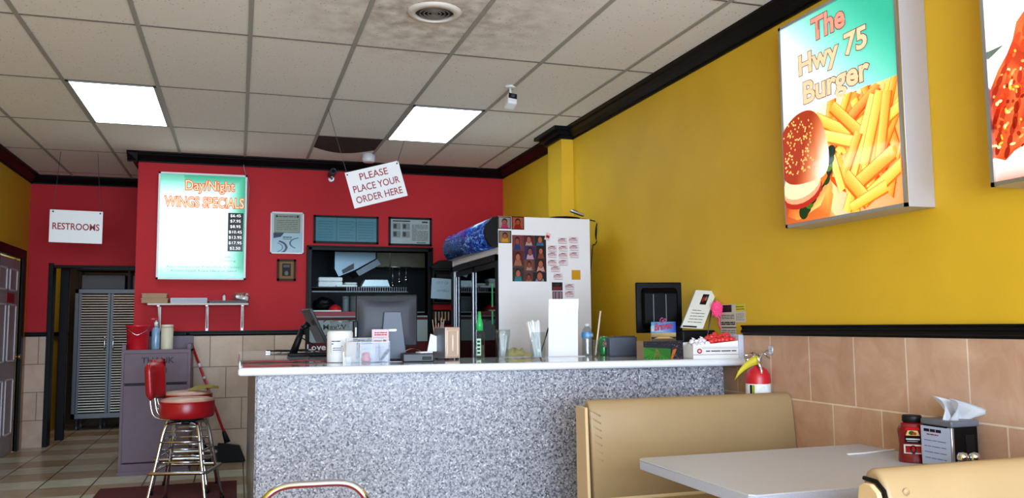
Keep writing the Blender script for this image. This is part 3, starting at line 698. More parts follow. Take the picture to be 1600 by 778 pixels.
# ------------------------------------------------------------------ left wall door
t = thing('door_1', (XL-.02, LD1, 0), None, None); tag(t, kind='structure')
M_door = mat('pale mauve painted door', (150, 138, 142), .45)
w = MB()
w.box((XL-.05, LD0+.03, .01), (XL-.012, LD1-.03, LDZ-.02))
w.build('door_leaf', M_door, t, True)
for (ya, yb) in ((LD0+.12, LD0+.43), (LD0+.54, LD1-.12)):
    for (za, zb) in ((.2, .78), (.95, 1.55), (1.68, 1.92)):
        w = MB(); 
        for (a_, b_) in (((XL-.014, ya, za), (XL-.002, ya+.02, zb)), ((XL-.014, yb-.02, za), (XL-.002, yb, zb)), ((XL-.014, ya, za), (XL-.002, yb, za+.02)), ((XL-.014, ya, zb-.02), (XL-.002, yb, zb))): w.box(a_, b_, .003, 1)
        w.build('panel_moulding', mat('white moulding', (205, 200, 205), .4), t, True)
w = MB(); w.lathe([(.026, 0), (.026, .006), (.012, .012), (.012, .03), (.028, .045), (.024, .062), (.0, .066)], 16, mx=Matrix.Translation((XL-.01, LD1-.11, 1.0)) @ Matrix.Rotation(PI/2, 4, 'Y'), cap=False)
w.build('door_knob', mat('brass', (170, 140, 90), .3, 1), t, True)
w = MB(); w.box((XL-.014, LD1-.52, 1.56), (XL-.006, LD1-.22, 1.66), .002, 1); w.build('name_plate', M_text_red, t, True)
w = MB(); cw = .10
w.box((XL-.02, LD1, 0), (XL+.025, LD1+cw, LDZ+cw), .004, 1).box((XL-.02, LD0-cw, 0), (XL+.025, LD0, LDZ+cw), .004, 1).box((XL-.02, LD0, LDZ), (XL+.025, LD1, LDZ+cw), .004, 1).box((XL-.15, LD1-.03, 0), (XL-.06, LD1, LDZ)).box((XL-.15, LD0, 0), (XL-.06, LD0+.03, LDZ))
struct('trim_12', w, M_black)
w = MB().box((XL, 6.5, 0), (XL+.012, LD0-cw, 1.21)).box((XL, LD1+cw, 0), (XL+.012, YR, 1.21))
struct('wall_left_tiles', w, tilemat('terracotta wall tile left', (1, 2), (-10, 1.207-.305*8), .305, .305, .5, (196, 158, 124), (182, 144, 112), (120, 96, 76), vein=.16))
# recess doorway: black jamb and corridor lining
w = MB().box((DX0-.02, YR-.02, 0), (DX0+.03, YR+.14, DZ+.02), .004, 1).box((DX0, YR-.01, DZ-.03), (XE, YR+.13, DZ), .003, 1)
struct('trim_13', w, M_black)
w = MB().box((DX0, YR+.55, 0), (DX0+.09, YR+.62, 2.5), .004, 1).box((-2.215, YR+.62, 1.2), (-2.19, 12.9, 1.25))
struct('trim_14', w, M_black)
# ------------------------------------------------------------------ louvered cabinet in the corridor
LY = 12.0; a = P(118, 452, 1, LY); lx0 = a.x; lz0, lz1 = .15, a.z; lx1 = P(214, 452, 1, LY).x+.28
t = thing('louvered_cabinet', ((lx0+lx1)/2, LY+.25, 0), 'tall grey metal cabinet with two louvered doors in the dark corridor', 'cabinet')
M_lv = mat('grey cabinet metal', (96, 102, 108), .4, .4); M_slat = mat('pale slat metal', (236, 234, 222), .42, .9)
MB().box((lx0+.03, LY+.025, lz0+.03), (lx1-.03, LY+.03, lz1-.03)).build('shade_sheet', M_black, t, True)  # black sheet standing for the shade in the gaps between slats
w = MB().box((lx0, LY+.03, lz0), (lx1, LY+.5, lz1)).box((lx0, LY, lz0), (lx0+.04, LY+.03, lz1)).box((lx1-.04, LY, lz0), (lx1, LY+.03, lz1)).box((lx0, LY, lz1-.05), (lx1, LY+.03, lz1)).box((lx0, LY, lz0), (lx1, LY+.03, lz0+.06))
w.build('body', M_lv, t, True)
xm = P(172, 500, 1, LY).x
for k, (xa, xb) in enumerate(((lx0+.045, xm-.004), (xm+.004, lx1-.045))):
    d = MB(); d.box((xa, LY+.004, lz0+.065), (xa+.03, LY+.028, lz1-.055)).box((xb-.03, LY+.004, lz0+.065), (xb, LY+.028, lz1-.055)); d = d.build('door', M_lv, t, True)
    w = MB(); n = 46; zz0, zz1 = lz0+.07, lz1-.06
    for i in range(n):
        z = zz0+(zz1-zz0)*(i+.5)/n; hgt = (zz1-zz0)/n*.62
        w.prism([(LY+.018, z-hgt*.45), (LY+.004, z-hgt*.3), (LY+.006, z+hgt*.1), (LY+.022, z+hgt*.45)], xa+.03, xb-.03, 0)
    s_ = w.build('louvers', M_slat, d, True)
    hx = xm-.05 if k == 0 else xm+.05
    MB().tube(smooth_path([(hx, LY, 1.0), (hx, LY-.035, 1.02), (hx, LY-.035, 1.16), (hx, LY, 1.18)], 4), .009, 8).build('handle', M_chrome, d, True)
for x in (lx0+.05, lx0+.33, lx1-.05):
    for y_ in (LY+.1, LY+.42): MB().lathe([(.02, 0), (.02, .05), (.012, .05), (.012, .15)], 12, c=(x, y_, 0)).build('foot', M_lv, t, True)
t = thing('wire_shelf', (lx0+.4, LY+.2, lz1), 'black steel shelf standing on top of the louvered cabinet', 'shelf')
w = MB()
zt = P(120, 422, 1, LY).z
for x in (lx0+.01, lx0+.62, lx1-.01): w.box((x-.015, LY+.05, lz1), (x+.015, LY+.08, zt+.1)).box((x-.015, LY+.42, lz1), (x+.015, LY+.45, zt+.1))
w.box((lx0, LY+.04, zt-.0), (lx1, LY+.46, zt+.02)); w.build('frame', M_blackpl, t, True)
for k, (xa, xb) in enumerate(((lx0+.05, lx0+.57), (lx0+.66, lx1-.08))):
    single('storage_box', MB().box((xa, LY+.10, lz1+.001), (xb, LY+.40, zt-.05), .01, 2), mat('dark plastic tub', (58, 62, 70), .5), ('left', 'right')[k]+' one of the two dark storage boxes above the louvered cabinet', 'box', group='boxes above the louvered cabinet')

# ------------------------------------------------------------------ waste cabinet
bx0, bx1, by, bz = -.965, -.395, 8.17, 1.09
t = thing('waste_cabinet', ((bx0+bx1)/2, by+.25, 0), 'dark mauve wooden waste cabinet with faded thank you lettering on its flap', 'trash cabinet')
w = MB().box((bx0, by+.02, .03), (bx0+.03, by+.5, bz+.05)).box((bx1-.03, by+.02, .03), (bx1, by+.5, bz+.05)).box((bx0, by+.47, .03), (bx1, by+.5, bz+.12)).box((bx0, by+.02, bz-.02), (bx1, by+.5, bz)).box((bx0, by, .03), (bx1, by+.5, .10)).box((bx0-.01, by-.01, 0), (bx1+.01, by+.5, .035))
w.build('body', M_bin, t, True)
w = MB().box((bx0+.03, by+.03, .1), (bx1-.03, by+.46, bz-.03)); w.build('inner_bin', M_blackpl, t, True)
w = MB().box((bx0+.02, by, .11), (bx1-.02, by+.02, .78), .004, 1); w.build('door', M_bin, t, True)
w = MB().box((bx0+.02, by, .80), (bx1-.02, by+.02, bz-.005), .004, 1); fl = w.build('flap', M_bin, t, True)
w = MB().box((bx0, by-.004, bz-.03), (bx1, by+.03, bz+.005), .003, 1).box((bx0, by-.006, .04), (bx0+.022, by+.02, bz)).box((bx1-.022, by-.006, .04), (bx1, by+.02, bz)); w.build('edge_trim', M_bin, t, True)
frw = Fr((bx0, by, 0), (1, 0, 0), (0, 0, 1))
ml = mat('faded black stencil', (42, 32, 40), .6)
text('THANK', frw, (bx1-bx0)*.52, 1.0, .27, .052, ml, parent=t, c=.004, off=.01); text('YOU', frw, (bx1-bx0)*.52, .905, .15, .052, ml, parent=t, c=.004, off=.01)
# on the cabinet
def on(px, py, z): return P(px, py, 2, z)
bz_ = bz
p = Vector((P(215, 541, 1, by+.16).x, by+.17, bz_)); r = S(17.5, p)
t = thing('bucket', p, 'red plastic bucket with a bail handle on the mauve waste cabinet', 'bucket')
h = .225
MB().lathe([(r*.86, 0), (r*.88, .005), (r*.98, h-.02), (r*1.04, h-.018), (r*1.04, h), (r*.96, h), (r*.84, .012), (0.001, .012)], 32, cap=False).build('pail', M_red_pl, t)
MB().tube(smooth_path([(-r, 0, h-.02), (-r*.6, -r*.85, h-.05), (0, -r*1.12, h-.09), (r*.6, -r*.85, h-.06), (r, 0, h-.02)]), .003, 6).build('bail', M_chrome, t)
p = Vector((P(243, 541, 1, by+.2).x, by+.20, bz_))
t = thing('sanitizer_bottle', p, 'clear blue pump bottle with red cap between bucket and cream canister', 'pump bottle')
MB().lathe([(.034, 0), (.036, .01), (.036, .17), (.028, .195), (.012, .205), (.012, .215)], 20, sx=1, sy=.8).build('bottle', mat('pale blue liquid bottle', (120, 150, 180), .2, noise=.15, scale=30), t)
MB().lathe([(.016, .213), (.016, .25), (.008, .25), (.007, .27)], 16).build('pump_collar', M_white, t)
w = MB(); w.lathe([(.013, .268), (.015, .282)], 16); w.box((-.045, -.009, .27), (.015, .009, .286), .004, 2); w.build('pump_head', M_red_pl, t)
p = Vector((P(258.5, 541, 1, by+.2).x+.012, by+.2, bz_)); r = S(9, p)
t = thing('canister', p, 'plain cream round canister on the mauve waste cabinet', 'canister')
MB().lathe([(r*.98, 0), (r, .006), (r, .20)], 28).build('body', M_cream, t)
MB().lathe([(r*1.03, .2), (r*1.03, .222), (r*.95, .226)], 28).build('lid', mat('cream lid', (214, 206, 186), .4), t)

# ------------------------------------------------------------------ broom, dustpan handle
bt = Vector((P(293, 518, 1, YB-.06).x, YB-.045, 1.235)); bb = Vector((P(352, 693, 1, 8.6).x, 8.62, .25))
t = thing('broom', (bb.x, bb.y, 0), 'broom with a red handle and black bristles leaning on the tile wall', 'broom')
L_ = lambda k: bt.lerp(bb, k)
MB().tube([L_(.13), L_(1)], .012, 8).build('handle', M_red_pl, t, True)
MB().tube([L_(0), L_(.14)], .0145, 8).build('grip', M_blackpl, t, True)
w = MB(); w.tube([L_(.30), L_(.335)], .016, 8).tube([L_(.43), L_(.45)], .015, 8); w.build('collar', M_white, t, True)
d = (bb-bt).normalized()
w = MB(); w.tube([bb-d*.05, bb+Vector((.02, 0, -.06))], [.018, .03], 10); hd = w.build('socket', M_blackpl, t, True)
c0 = bb+Vector((.03, 0, -.05))
w = MB(); w.prism([(c0.x-.10, .19), (c0.x+.10, .16), (c0.x+.16, .005), (c0.x-.09, .005)], bb.y-.035, bb.y+.035, 1, .012, 2); w.build('bristle_head', mat('black bristles', (22, 22, 25), .9, bump=.8, bscale=150), t, True)
a = Vector((P(291, 578, 1, YB-.06).x, YB-.04, .93))
t = thing('dustpan', (a.x, 8.7, 0), 'black long handled dustpan standing behind the mauve waste cabinet', 'dustpan')
MB().tube(smooth_path([a+Vector((.03, 0, -.2)), a+Vector((.02, 0, -.04)), a, a+Vector((-.02, 0, -.03)), a+Vector((.08, -.02, -.5)), Vector((-.26, 8.79, .12))], 6), .011, 8).build('handle', M_blackpl, t, True)
w = MB().box((-.37, 8.69, 0), (-.15, 8.82, .02), .004, 1).box((-.37, 8.79, 0), (-.15, 8.82, .14), .005, 1).box((-.37, 8.69, 0), (-.355, 8.8, .09)).box((-.165, 8.69, 0), (-.15, 8.8, .09)); w.build('pan', M_blackpl, t, True)

# ------------------------------------------------------------------ floor mat
single('floor_mat', MB().prism([(-1.02, 7.56), (.02, 7.56), (.02, 5.6), (-1.02, 5.6)], 0, .009, 2, .003, 1), mat('dark red carpet mat', (86, 22, 28), .95, noise=.2, scale=80, bump=.3, bscale=200), 'dark red carpet mat on the floor beneath the bar stools', 'mat')

# ------------------------------------------------------------------ bar stools
def make_stool(loc, rz, label):
    t = thing('bar_stool', loc, label, 'bar stool', rz, 'red and chrome bar stools')
    R = .187; ZS = .765
    MB().lathe([(R*.93, ZS-.135), (R, ZS-.125), (R*1.02, ZS-.08), (R*1.01, ZS-.028), (R*.985, ZS-.016)], 40).build('seat', M_redvinyl, t)
    MB().lathe([(R*.985, ZS-.016), (R*.97, ZS-.006), (R*.8, ZS+.004), (R*.4, ZS+.010), (.001, ZS+.011)], 40, cap=False).build('seat_top', M_seattop, t)
    MB().tube([(R*1.0*math.cos(i*PI/20), R*1.0*math.sin(i*PI/20), ZS-.022) for i in range(40)], .006, 6, True).build('piping', M_redvinyl, t)
    w = MB(); w.lathe([(.10, ZS-.155), (.12, ZS-.15), (.12, ZS-.137)], 24).lathe([(.05, ZS-.185), (.05, ZS-.155)], 16); w.build('swivel_plate', M_blackpl, t)
    for sx in (-1, 1):
        for sy in (-1, 1):
            pts = smooth_path([(sx*.02, sy*.02, ZS-.175), (sx*.085, sy*.085, ZS-.172), (sx*.118, sy*.118, ZS-.21), (sx*.150, sy*.150, ZS-.40), (sx*.205, sy*.205, .02)], 5)
            lg = MB().tube(pts, .0125, 10).build('leg', M_chrome, t)
            MB().lathe([(.016, 0), (.016, .025), (.013, .03)], 12, c=(sx*.207, sy*.207, 0)).build('foot_cap', M_blackpl, lg)
    def ring(z, e, r):
        c_ = .04; pts = []
        for cx, cy, a0 in ((e-c_, e-c_, 0), (-e+c_, e-c_, PI/2), (-e+c_, -e+c_, PI), (e-c_, -e+c_, 1.5*PI)):
            for k in range(5): a_ = a0+k*PI/8; pts.append((cx+c_*math.cos(a_), cy+c_*math.sin(a_), z))
        return MB().tube(pts, r, 10, True)
    ring(.262, .200, .0125).build('footrest_ring', M_chrome, t)
    for k, z in enumerate((.33, .40, .47)):
        e = .135+.028*(.6-z)*1.9
        for q_ in (-e, e):
            MB().tube([(-e, q_, z), (e, q_, z)] if k % 2 == 0 else [(q_, -e, z), (q_, e, z)], .008, 8).build('crossbar', M_chrome, t)
    # backrest on the -x side
    for sy in (-1, 1):
        MB().tube(smooth_path([(-.02, sy*.05, ZS-.145), (-R*.8, sy*.05, ZS-.145), (-R-.035, sy*.05, ZS-.11), (-R-.06, sy*.05, ZS), (-R-.07, sy*.05, ZS+.12)], 5), .0075, 8).build('back_tube', M_chrome, t)
    def bk(s_, z): 
        a_ = PI+(s_-.5)*1.30; rr_ = R+.065+.02*z; return Vector((rr_*math.cos(a_), rr_*math.sin(a_), ZS-.005+.265*z))
    w = MB(); n, m_ = 14, 8; th = .052
    for side in (0, 1):
        def fn(u, v, side=side):
            p_ = bk(u, v); e = 1-abs(2*u-1)**6; e2 = 1-abs(2*v-1)**6; n_ = Vector((p_.x, p_.y, 0)).normalized()
            return p_ + n_*(th/2*math.sqrt(max(0, e*e2)))*(1 if side else -1)
        w.grid(fn, n, m_)
    bmesh.ops.remove_doubles(w.bm, verts=w.bm.verts, dist=.0008)
    w.build('backrest', M_redvinyl, t)
    return t
s1 = make_stool((-.335, 6.62, .009), math.radians(-14), 'nearer red bar stool with padded back and chrome legs beside the waste cabinet')
s2 = make_stool((-.37, 7.30, .009), math.radians(-9), 'farther red bar stool, with a yellow cloth on its seat')
q = Vector((-.37+.13, 7.30-.05, .009+.765+.004))
w = MB(); rnd = random.Random(3); hts = {}
def fc(u, v):
    k = (round(u*10), round(v*8)); 
    if k not in hts: hts[k] = rnd.uniform(.004, .03)*(1 if 0 < u < 1 and 0 < v < 1 else .35)
    return (-.10+.2*u+.02*math.sin(v*5), -.07+.14*v+.02*math.sin(u*7), .004+hts[k]+.02*math.exp(-((u-.5)*3)**2))
w.grid(fc, 10, 8, th=.003); single('cleaning_cloth', w, mat('mustard cloth', (190, 170, 92), .9), 'crumpled mustard cloth lying on the farther bar stool seat', 'cloth', q, .5)

# ------------------------------------------------------------------ wall shelf with things
t = thing('wall_shelf', (-.35, YB, 1.52), 'narrow pale wall shelf on three metal brackets on the red wall', 'shelf')
sx0, sx1, sz, sy = -.815, .10, 1.522, YB-.19
MB().box((sx0, sy, sz-.018), (sx1, YB-.001, sz), .002, 1).build('board', mat('pale shelf board', (205, 190, 180), .5), t, True)
for x in (-.72, -.285, .045):
    w = MB(); w.box((x-.012, YB-.014, sz-.29), (x+.012, YB-.002, sz-.018)).box((x-.012, YB-.17, sz-.03), (x+.012, YB-.002, sz-.018)); w.tube([(x, YB-.012, sz-.24), (x, YB-.15, sz-.03)], .007, 6)
    w.build('bracket', mat('white painted steel', (208, 200, 200), .4, .3), t, True)
zt = sz+.0005
def X_(px, y=YB-.1): return P(px, 470, 1, y).x
for k in range(2):
    xa, xb = X_(222)+.005*k, X_(263)
    t = thing('cardboard_tray', ((xa+xb)/2, YB-.1, zt+k*.047), ('lower', 'upper')[k]+' brown cardboard tray of the stack at the left end of the wall shelf', 'cardboard tray', group='cardboard trays on the wall shelf')
    w = MB(); z0 = zt+k*.047; w.box((xa, YB-.18, z0), (xb-.01*k, YB-.02, z0+.038), .003, 1); w.build('tray', M_card, t, True)
    w = MB().box((xa-.004, YB-.184, z0+.036), (xb-.01*k+.004, YB-.016, z0+.046), .002, 1); w.build('rim', mat('light cardboard', (176, 142, 112), .7), t, True)
xa, xb = X_(267), X_(324); t = thing('napkin_box', ((xa+xb)/2, YB-.1, zt), 'white box with small blue dots on the wall shelf', 'box')
MB().box((xa, YB-.17, zt), (xb, YB-.03, zt+.05), .006, 2).build('box', M_paper, t, True)
A = Art(Fr((xa+.004, YB-.1705, zt+.004), (1, 0, 0), (0, 0, 1)), xb-xa-.008, .042, (216, 216, 224), .0006)
for i in range(14):
    for j in range(2): A.ell(.04+i*.07, .3+.4*j, .015, .015, (60, 70, 120), 1, n=8)
A.build('pattern', M_print, t)
xa, xb = X_(327), X_(386); t = thing('steel_tray', ((xa+xb)/2, YB-.1, zt), 'flat dark grey tray at the right end of the wall shelf', 'tray')
w = MB().box((xa, YB-.18, zt), (xb, YB-.02, zt+.018), .004, 1); w.build('base', M_dark, t, True)
MB().box((xa-.006, YB-.186, zt+.018), (xb+.006, YB-.014, zt+.024), .002, 1).build('rim', mat('grey rim', (110, 110, 108), .4), t, True)
zq = zt+.0245
t = thing('small_bottle', (X_(350), YB-.1, zq), 'tiny white bottle standing on the dark tray on the wall shelf', 'bottle')
MB().lathe([(.014, 0), (.015, .004), (.015, .045), (.007, .055), (.007, .06)], 14).build('bottle', mat('off white', (210, 200, 196), .4), t)
MB().lathe([(.009, .06), (.009, .078)], 12).build('cap', M_text_red, t)
rnd = random.Random(11); w = MB(); bmesh.ops.create_icosphere(w.bm, subdivisions=3, radius=1)
for v in w.bm.verts: v.co = Vector((v.co.x*.095, v.co.y*.06, v.co.z*.045+.04)) * rnd.uniform(.8, 1.1); v.co.z = max(0, v.co.z)
t = thing('plastic_bag', (X_(377), YB-.1, zq), 'crumpled clear plastic bag with a white sachet on the shelf end', 'bag')
w.build('bag', clear('thin plastic film', (250, 250, 250), .25, .15), t)
MB().box((-.06, -.03, .012), (.06, .03, .05), .008, 2, Matrix.Rotation(.2, 4, 'Y')).build('contents', M_paper, t)

# ------------------------------------------------------------------ the counter
CA = math.radians(-5.75); CO = Vector((.007, 4.46, 0)); CL = 2.775
ct = thing('service_counter', CO, 'long speckled grey granite service counter with a pale worktop', 'counter', CA)
ca, sa = math.cos(-CA), math.sin(-CA)
def cloc(x, y): d = Vector((x, y, 0))-CO; return (d.x*ca-d.y*sa, d.x*sa+d.y*ca)
ZT = 1.08
XW = XR-.016
def wl(y): # world x of right end limit
    return XW
outer = [cloc(.007, 4.46), cloc(XW-.005, 4.46-math.tan(-CA)*(XW-.012)), cloc(XW-.005, 4.98), cloc(.66, 5.26), cloc(.66, 7.7), cloc(.03, 7.72), cloc(.01, 7.66)]
MB().prism(outer, ZT-.042, ZT, 2, .014, 3).build('worktop', M_top, ct)
fp = .085; px0 = .09; px1 = 2.67
MB().box((px0, fp, .0), (px1, fp+.09, ZT-.043)).build('front_panel', M_granite, ct)
q0 = [(.095, 4.60), (.16, 4.60), (.16, 7.6), (.095, 7.6)]
MB().prism([cloc(x, y) for x, y in q0], 0, ZT-.043, 2).build('side_panel', M_granite, ct)
q0 = [(.56, 5.25), (.6, 5.25), (.6, 7.6), (.56, 7.6)]
MB().prism([cloc(x, y) for x, y in q0], 0, ZT-.043, 2).build('inner_panel', M_white, ct)
q0 = P(1154, 545, 1, 4.25)
struct('trim_15', MB().box((XR-.04, 4.225, ZT-.04), (XR-.001, 4.98, ZT+.135), .004, 1), mat('grey laminate upstand', (186, 188, 200), .4))

def cpos(px, py): return P(px, py, 2, ZT)

# register screen on a slanted post, seen from behind (left)
p = cpos(478, 556)
t = thing('point_of_sale_tablet', p, 'slanted black touchscreen register on a leaning post at the left counter end', 'touchscreen register', math.radians(0))
k = depth(p)/FPX
w = MB().box((-28*k, -.09, 0), (36*k, .09, .022), .008, 2); w.build('base', M_blackpl, t)
w = MB().tube([(-20*k, 0, .01), (-6*k, 0, 42*k)], [.028, .02], 10).tube([(-6*k, 0, 42*k), (4*k, 0, 50*k)], .022, 8); w.build('post', M_blackpl, t)
w = MB(); w.box((-.13, -.15, -.012), (.13, .15, .012), .006, 2, Matrix.Translation((12*k, .0, 47*k)) @ Matrix.Rotation(.12, 4, 'Z') @ Matrix.Rotation(math.radians(64), 4, 'Y')); w.build('screen', mat('charcoal screen shell', (40, 42, 50), .4), t)
w = MB(); w.box((-.115, -.135, .0122), (.115, .135, .0135), 0, 1, Matrix.Translation((12*k, .0, 47*k)) @ Matrix.Rotation(.12, 4, 'Z') @ Matrix.Rotation(math.radians(64), 4, 'Y')); w.build('display', mat('dark screen glass', (10, 12, 16), .1), t)
w = MB().tube(smooth_path([(-10*k, -.02, 30*k), (14*k, -.10, 14*k), (10*k, -.12, .03), (30*k, -.1, .02)]), .004, 6); w.build('cable', M_blackpl, t)
p = cpos(437, 551)
t = thing('cable_tangle', p, 'tangle of thin black cables on the left counter end', 'cables')
w = MB(); rnd = random.Random(2)
for i in range(4):
    pts = [(rnd.uniform(-.12, .02)+.07*j, rnd.uniform(-.06, .06), .006+rnd.uniform(0, .016)) for j in range(5)]
    w.tube(smooth_path(pts), .005, 6)
w.build('cable', M_blackpl, t); MB().box((-.11, -.02, 0), (-.07, .0, .016), .004, 1).build('plug', M_alu, t)
p = cpos(507, 557)
t = thing('barcode_scanner', p, 'flat black handset lying beside the register base', 'handset')
MB().box((-.11, -.035, 0), (.13, .035, .03), .014, 3).build('body', M_blackpl, t); MB().box((-.03, -.02, .029), (.08, .02, .033), .002, 1).build('keypad', M_dark, t)
p = cpos(455, 566)
t = thing('laminated_menu', p, 'laminated red edged menu sheet lying flat near the counter front', 'menu', -.02)
w = MB(); w.grid(lambda u, v: (-.27+.48*u, -.055+.11*v, .002+.006*math.sin(u*PI*2)**2), 16, 4, th=.0015); w.build('sheet', mat('dark pink laminate', (128, 70, 80), .2), t)
MB().tube([(-.26+.46*i/16, -.055, .006+.006*math.sin(i/16*PI*2)**2) for i in range(17)], .003, 5).build('red_edge', M_text_red, t)

# white wrapped glass jar
p = cpos(531, 566); k = depth(p)/FPX
t = thing('tip_jar', p, 'glass jar wrapped in white paper with a clear neck at the counter front', 'jar')
MB().lathe([(19.5*k, .002), (20*k, .006), (20*k, 46*k), (18*k, 49*k)], 32).build('paper_wrap', M_paper, t)
MB().lathe([(19*k, 0), (19*k, .002), (17.5*k, 48*k), (15*k, 51*k), (14*k, 53*k), (14*k, 58*k), (15.5*k, 59*k), (15.5*k, 62*k)], 28, cap=False).build('glass_neck', M_glass, t)
MB().lathe([(15*k, 62*k), (16*k, 63*k), (16*k, 64.5*k), (5*k, 65.5*k)], 28).build('lid', clear('glass lid', (220, 224, 228), .10, .2), t)
frj = Fr((0, -20.3*k, 0), (1, 0, 0), (0, 0, 1)); A = Art(Fr(p+Vector((-15*k, -20.5*k, 16*k)), (1, 0, 0), (0, 0, 1)), 17*k, 20*k, (238, 238, 240), .0004)
A.lines(.0, .8, .55, .95, 2, (120, 120, 130), .4, 1); A.lines(.1, .9, .1, .4, 2, (140, 140, 150), .4, 1); A.ell(.9, .45, .06, .06, (220, 190, 90), 2)
A.build('handwritten_note', M_print, t)
p = cpos(546, 567); 
single('price_tag', MB().prism([(-.006, 0), (.006, 0), (.001, .065), (-.001, .065)], -.022, .022, 0), M_paper, 'small folded white tag beside the wrapped glass jar', 'tag', p+Vector((-.02, -.045, 0)))

# clear acrylic organiser
p = cpos(574, 567); k = depth(p)/FPX
t = thing('acrylic_organizer', p, 'clear acrylic organiser box with pockets at the counter front', 'organizer', CA)
w = MB(); X0, X1, D, H = -33*k, 34*k, .10, 38*k; e = .003
w.box((X0, -D/2, 0), (X1, D/2, e)).box((X0, -D/2, 0), (X0+e, D/2, H)).box((X1-e, -D/2, 0), (X1, D/2, H*.8)).box((X0, -D/2, 0), (X1, -D/2+e, H*.85)).box((X0, D/2-e, 0), (X1, D/2, H)).box((-12*k, -D/2, 0), (-12*k+e, D/2, H*.95)).box((18*k, -D/2, 0), (18*k+e, D/2, H*.8))
w.build('clear_box', M_acrylic, t)
w = MB(); w.box((X0, -D/2-.001, H*.85), (X1, -D/2+e, H*.85+.004)).box((-12*k, -D/2-.002, 0), (-12*k+.004, -D/2, H*.9)).box((X0, D/2-e, H), (X1, D/2, H+.003)); w.build('edge', mat('tan edge', (190, 160, 130), .3), t)
def at_local(o, x, y, z): return world_of(o) @ Vector((x, y, z))
w = MB(); w.lathe([(.022, 0), (.03, .02), (.018, .03), (.024, .042), (.015, .055)], 14)
single('candy_twist', w, mat('pink red foil', (214, 84, 96), .3, .2), 'pink and red wrapped candy inside the acrylic organiser', 'candy', at_local(t, -2*k, -.01, e+.0005))
w = MB(); w.tube([(0, 0, .008), (.05, 0, .07)], .008, 8); single('marker_pen', w, M_blackpl, 'short black marker leaning in the acrylic organiser', 'pen', at_local(t, 20*k, -.01, e+.0005))
w = MB(); w.box((-.07, -.002, 0), (-.005, .002, .11), 0, 1, Matrix.Rotation(.12, 4, 'X')); single('flyer', w, mat('beige leaflet', (206, 186, 166), .6, noise=.15, scale=20), 'beige leaflet standing in the left pocket of the organiser', 'leaflet', at_local(t, -16*k, .005, e+.0005))
w = MB(); w.box((-.03, -.002, 0), (.05, .002, .10), 0, 1, Matrix.Rotation(.1, 4, 'X')); single('flyer', w, mat('grey leaflet', (198, 198, 206), .6, noise=.15, scale=20), 'pale grey leaflet standing in the middle pocket of the organiser', 'leaflet', at_local(t, -2*k, .02, e+.0005))
# standing card
p = P(594, 561, 1, 4.80); p.z = ZT; k = depth(p)/FPX; w_, h_ = 26*k, 51*k
t = thing('table_tent_card', p, 'white standing card with red print behind the acrylic organiser', 'card', CA)
w = MB(); w.box((-w_/2, 0, 0), (w_/2, .002, h_), 0, 1).box((-w_/2, 0, 0), (w_/2, .05, .002)); w.build('stand', M_acrylic, t)
A = Art(Fr(at_local(t, -w_/2, -.0006, .002), (math.cos(CA), math.sin(CA), 0), (0, 0, 1)), w_, h_-.003, (240, 226, 232), .0005)
A.lines(.15, .9, .80, .93, 2, (206, 60, 80), .5, 1); A.rect(.1, .73, .9, .75, (180, 50, 70)); A.lines(.12, .6, .6, .68, 1, (190, 60, 80), .5, 2); A.ell(.76, .64, .1, .05, (196, 60, 80), 3); A.lines(.1, .9, .1, .55, 6, (214, 150, 166), .3, 1)
A.build('print', M_print, t)

# big monitor seen from behind
p = cpos(612, 561); p.y = 4.98; p.x = P(612, 556, 1, 4.98).x; k = depth(p)/FPX
t = thing('computer_monitor', p, 'large black computer monitor seen from behind in the middle of the counter', 'monitor', math.radians(-3))
zc_ = (P(600, 461, 1, 4.98).z-ZT); zb_ = (P(600, 541, 1, 4.98).z-ZT)
mw_ = 48*k
w = MB(); w.box((-mw_-.01*0-8*k, .0, zb_), (mw_-8*k, .018, zc_), .006, 2); w.build('bezel', M_blackpl, t)
w = MB(); n = 14
def fb(u, v):
    x = -8*k+(-mw_+.01)+(2*mw_-.02)*u; z = zb_+.008+(zc_-zb_-.03)*v; 
    zt_ = z - (.018*math.sin(PI*u) if v > .99 else 0)
    e = (math.sin(PI*u)**.4)*(math.sin(PI*min(1, v*.98+.01))**.4); return (x, .0-.032*e, zt_)
w.grid(fb, n, 10); w.box((-8*k-mw_+.03, -.002, zb_+.03), (-8*k+mw_-.03, .002, zc_-.04)); w.build('back_shell', mat('charcoal monitor shell', (50, 53, 64), .5, bump=.05, bscale=300), t)
w = MB(); w.box((-8*k-mw_+.012, .0185, zb_+.012), (-8*k+mw_-.012, .019, zc_-.012)); w.build('display', mat('dark screen glass', (10, 12, 16), .1), t)
w = MB(); w.prism([(-20*k, 0), (22*k, 0), (13*k, 76*k), (-14*k, 76*k)], -.058, -.034, 1, .005, 2); w.build('stand_neck', mat('slate stand', (74, 82, 98), .45), t)
w = MB().prism([(-20*k, -.085), (20*k, -.085), (18*k, .09), (-18*k, .09)], 0, .012, 2, .004, 2); w.build('stand_base', M_blackpl, t)
w = MB().box((-6*k, -.0605, 46*k), (5*k, -.0585, 48.5*k)); w.build('badge', M_alu, t)
w = MB(); w.box((-60*k, -.02, 26*k), (-53*k, .03, 62*k), .005, 1); cr_ = w.build('card_reader', M_blackpl, t)
MB().box((-57*k, -.022, 38*k), (-55*k, -.019, 52*k)).build('card_slot', M_white, cr_)
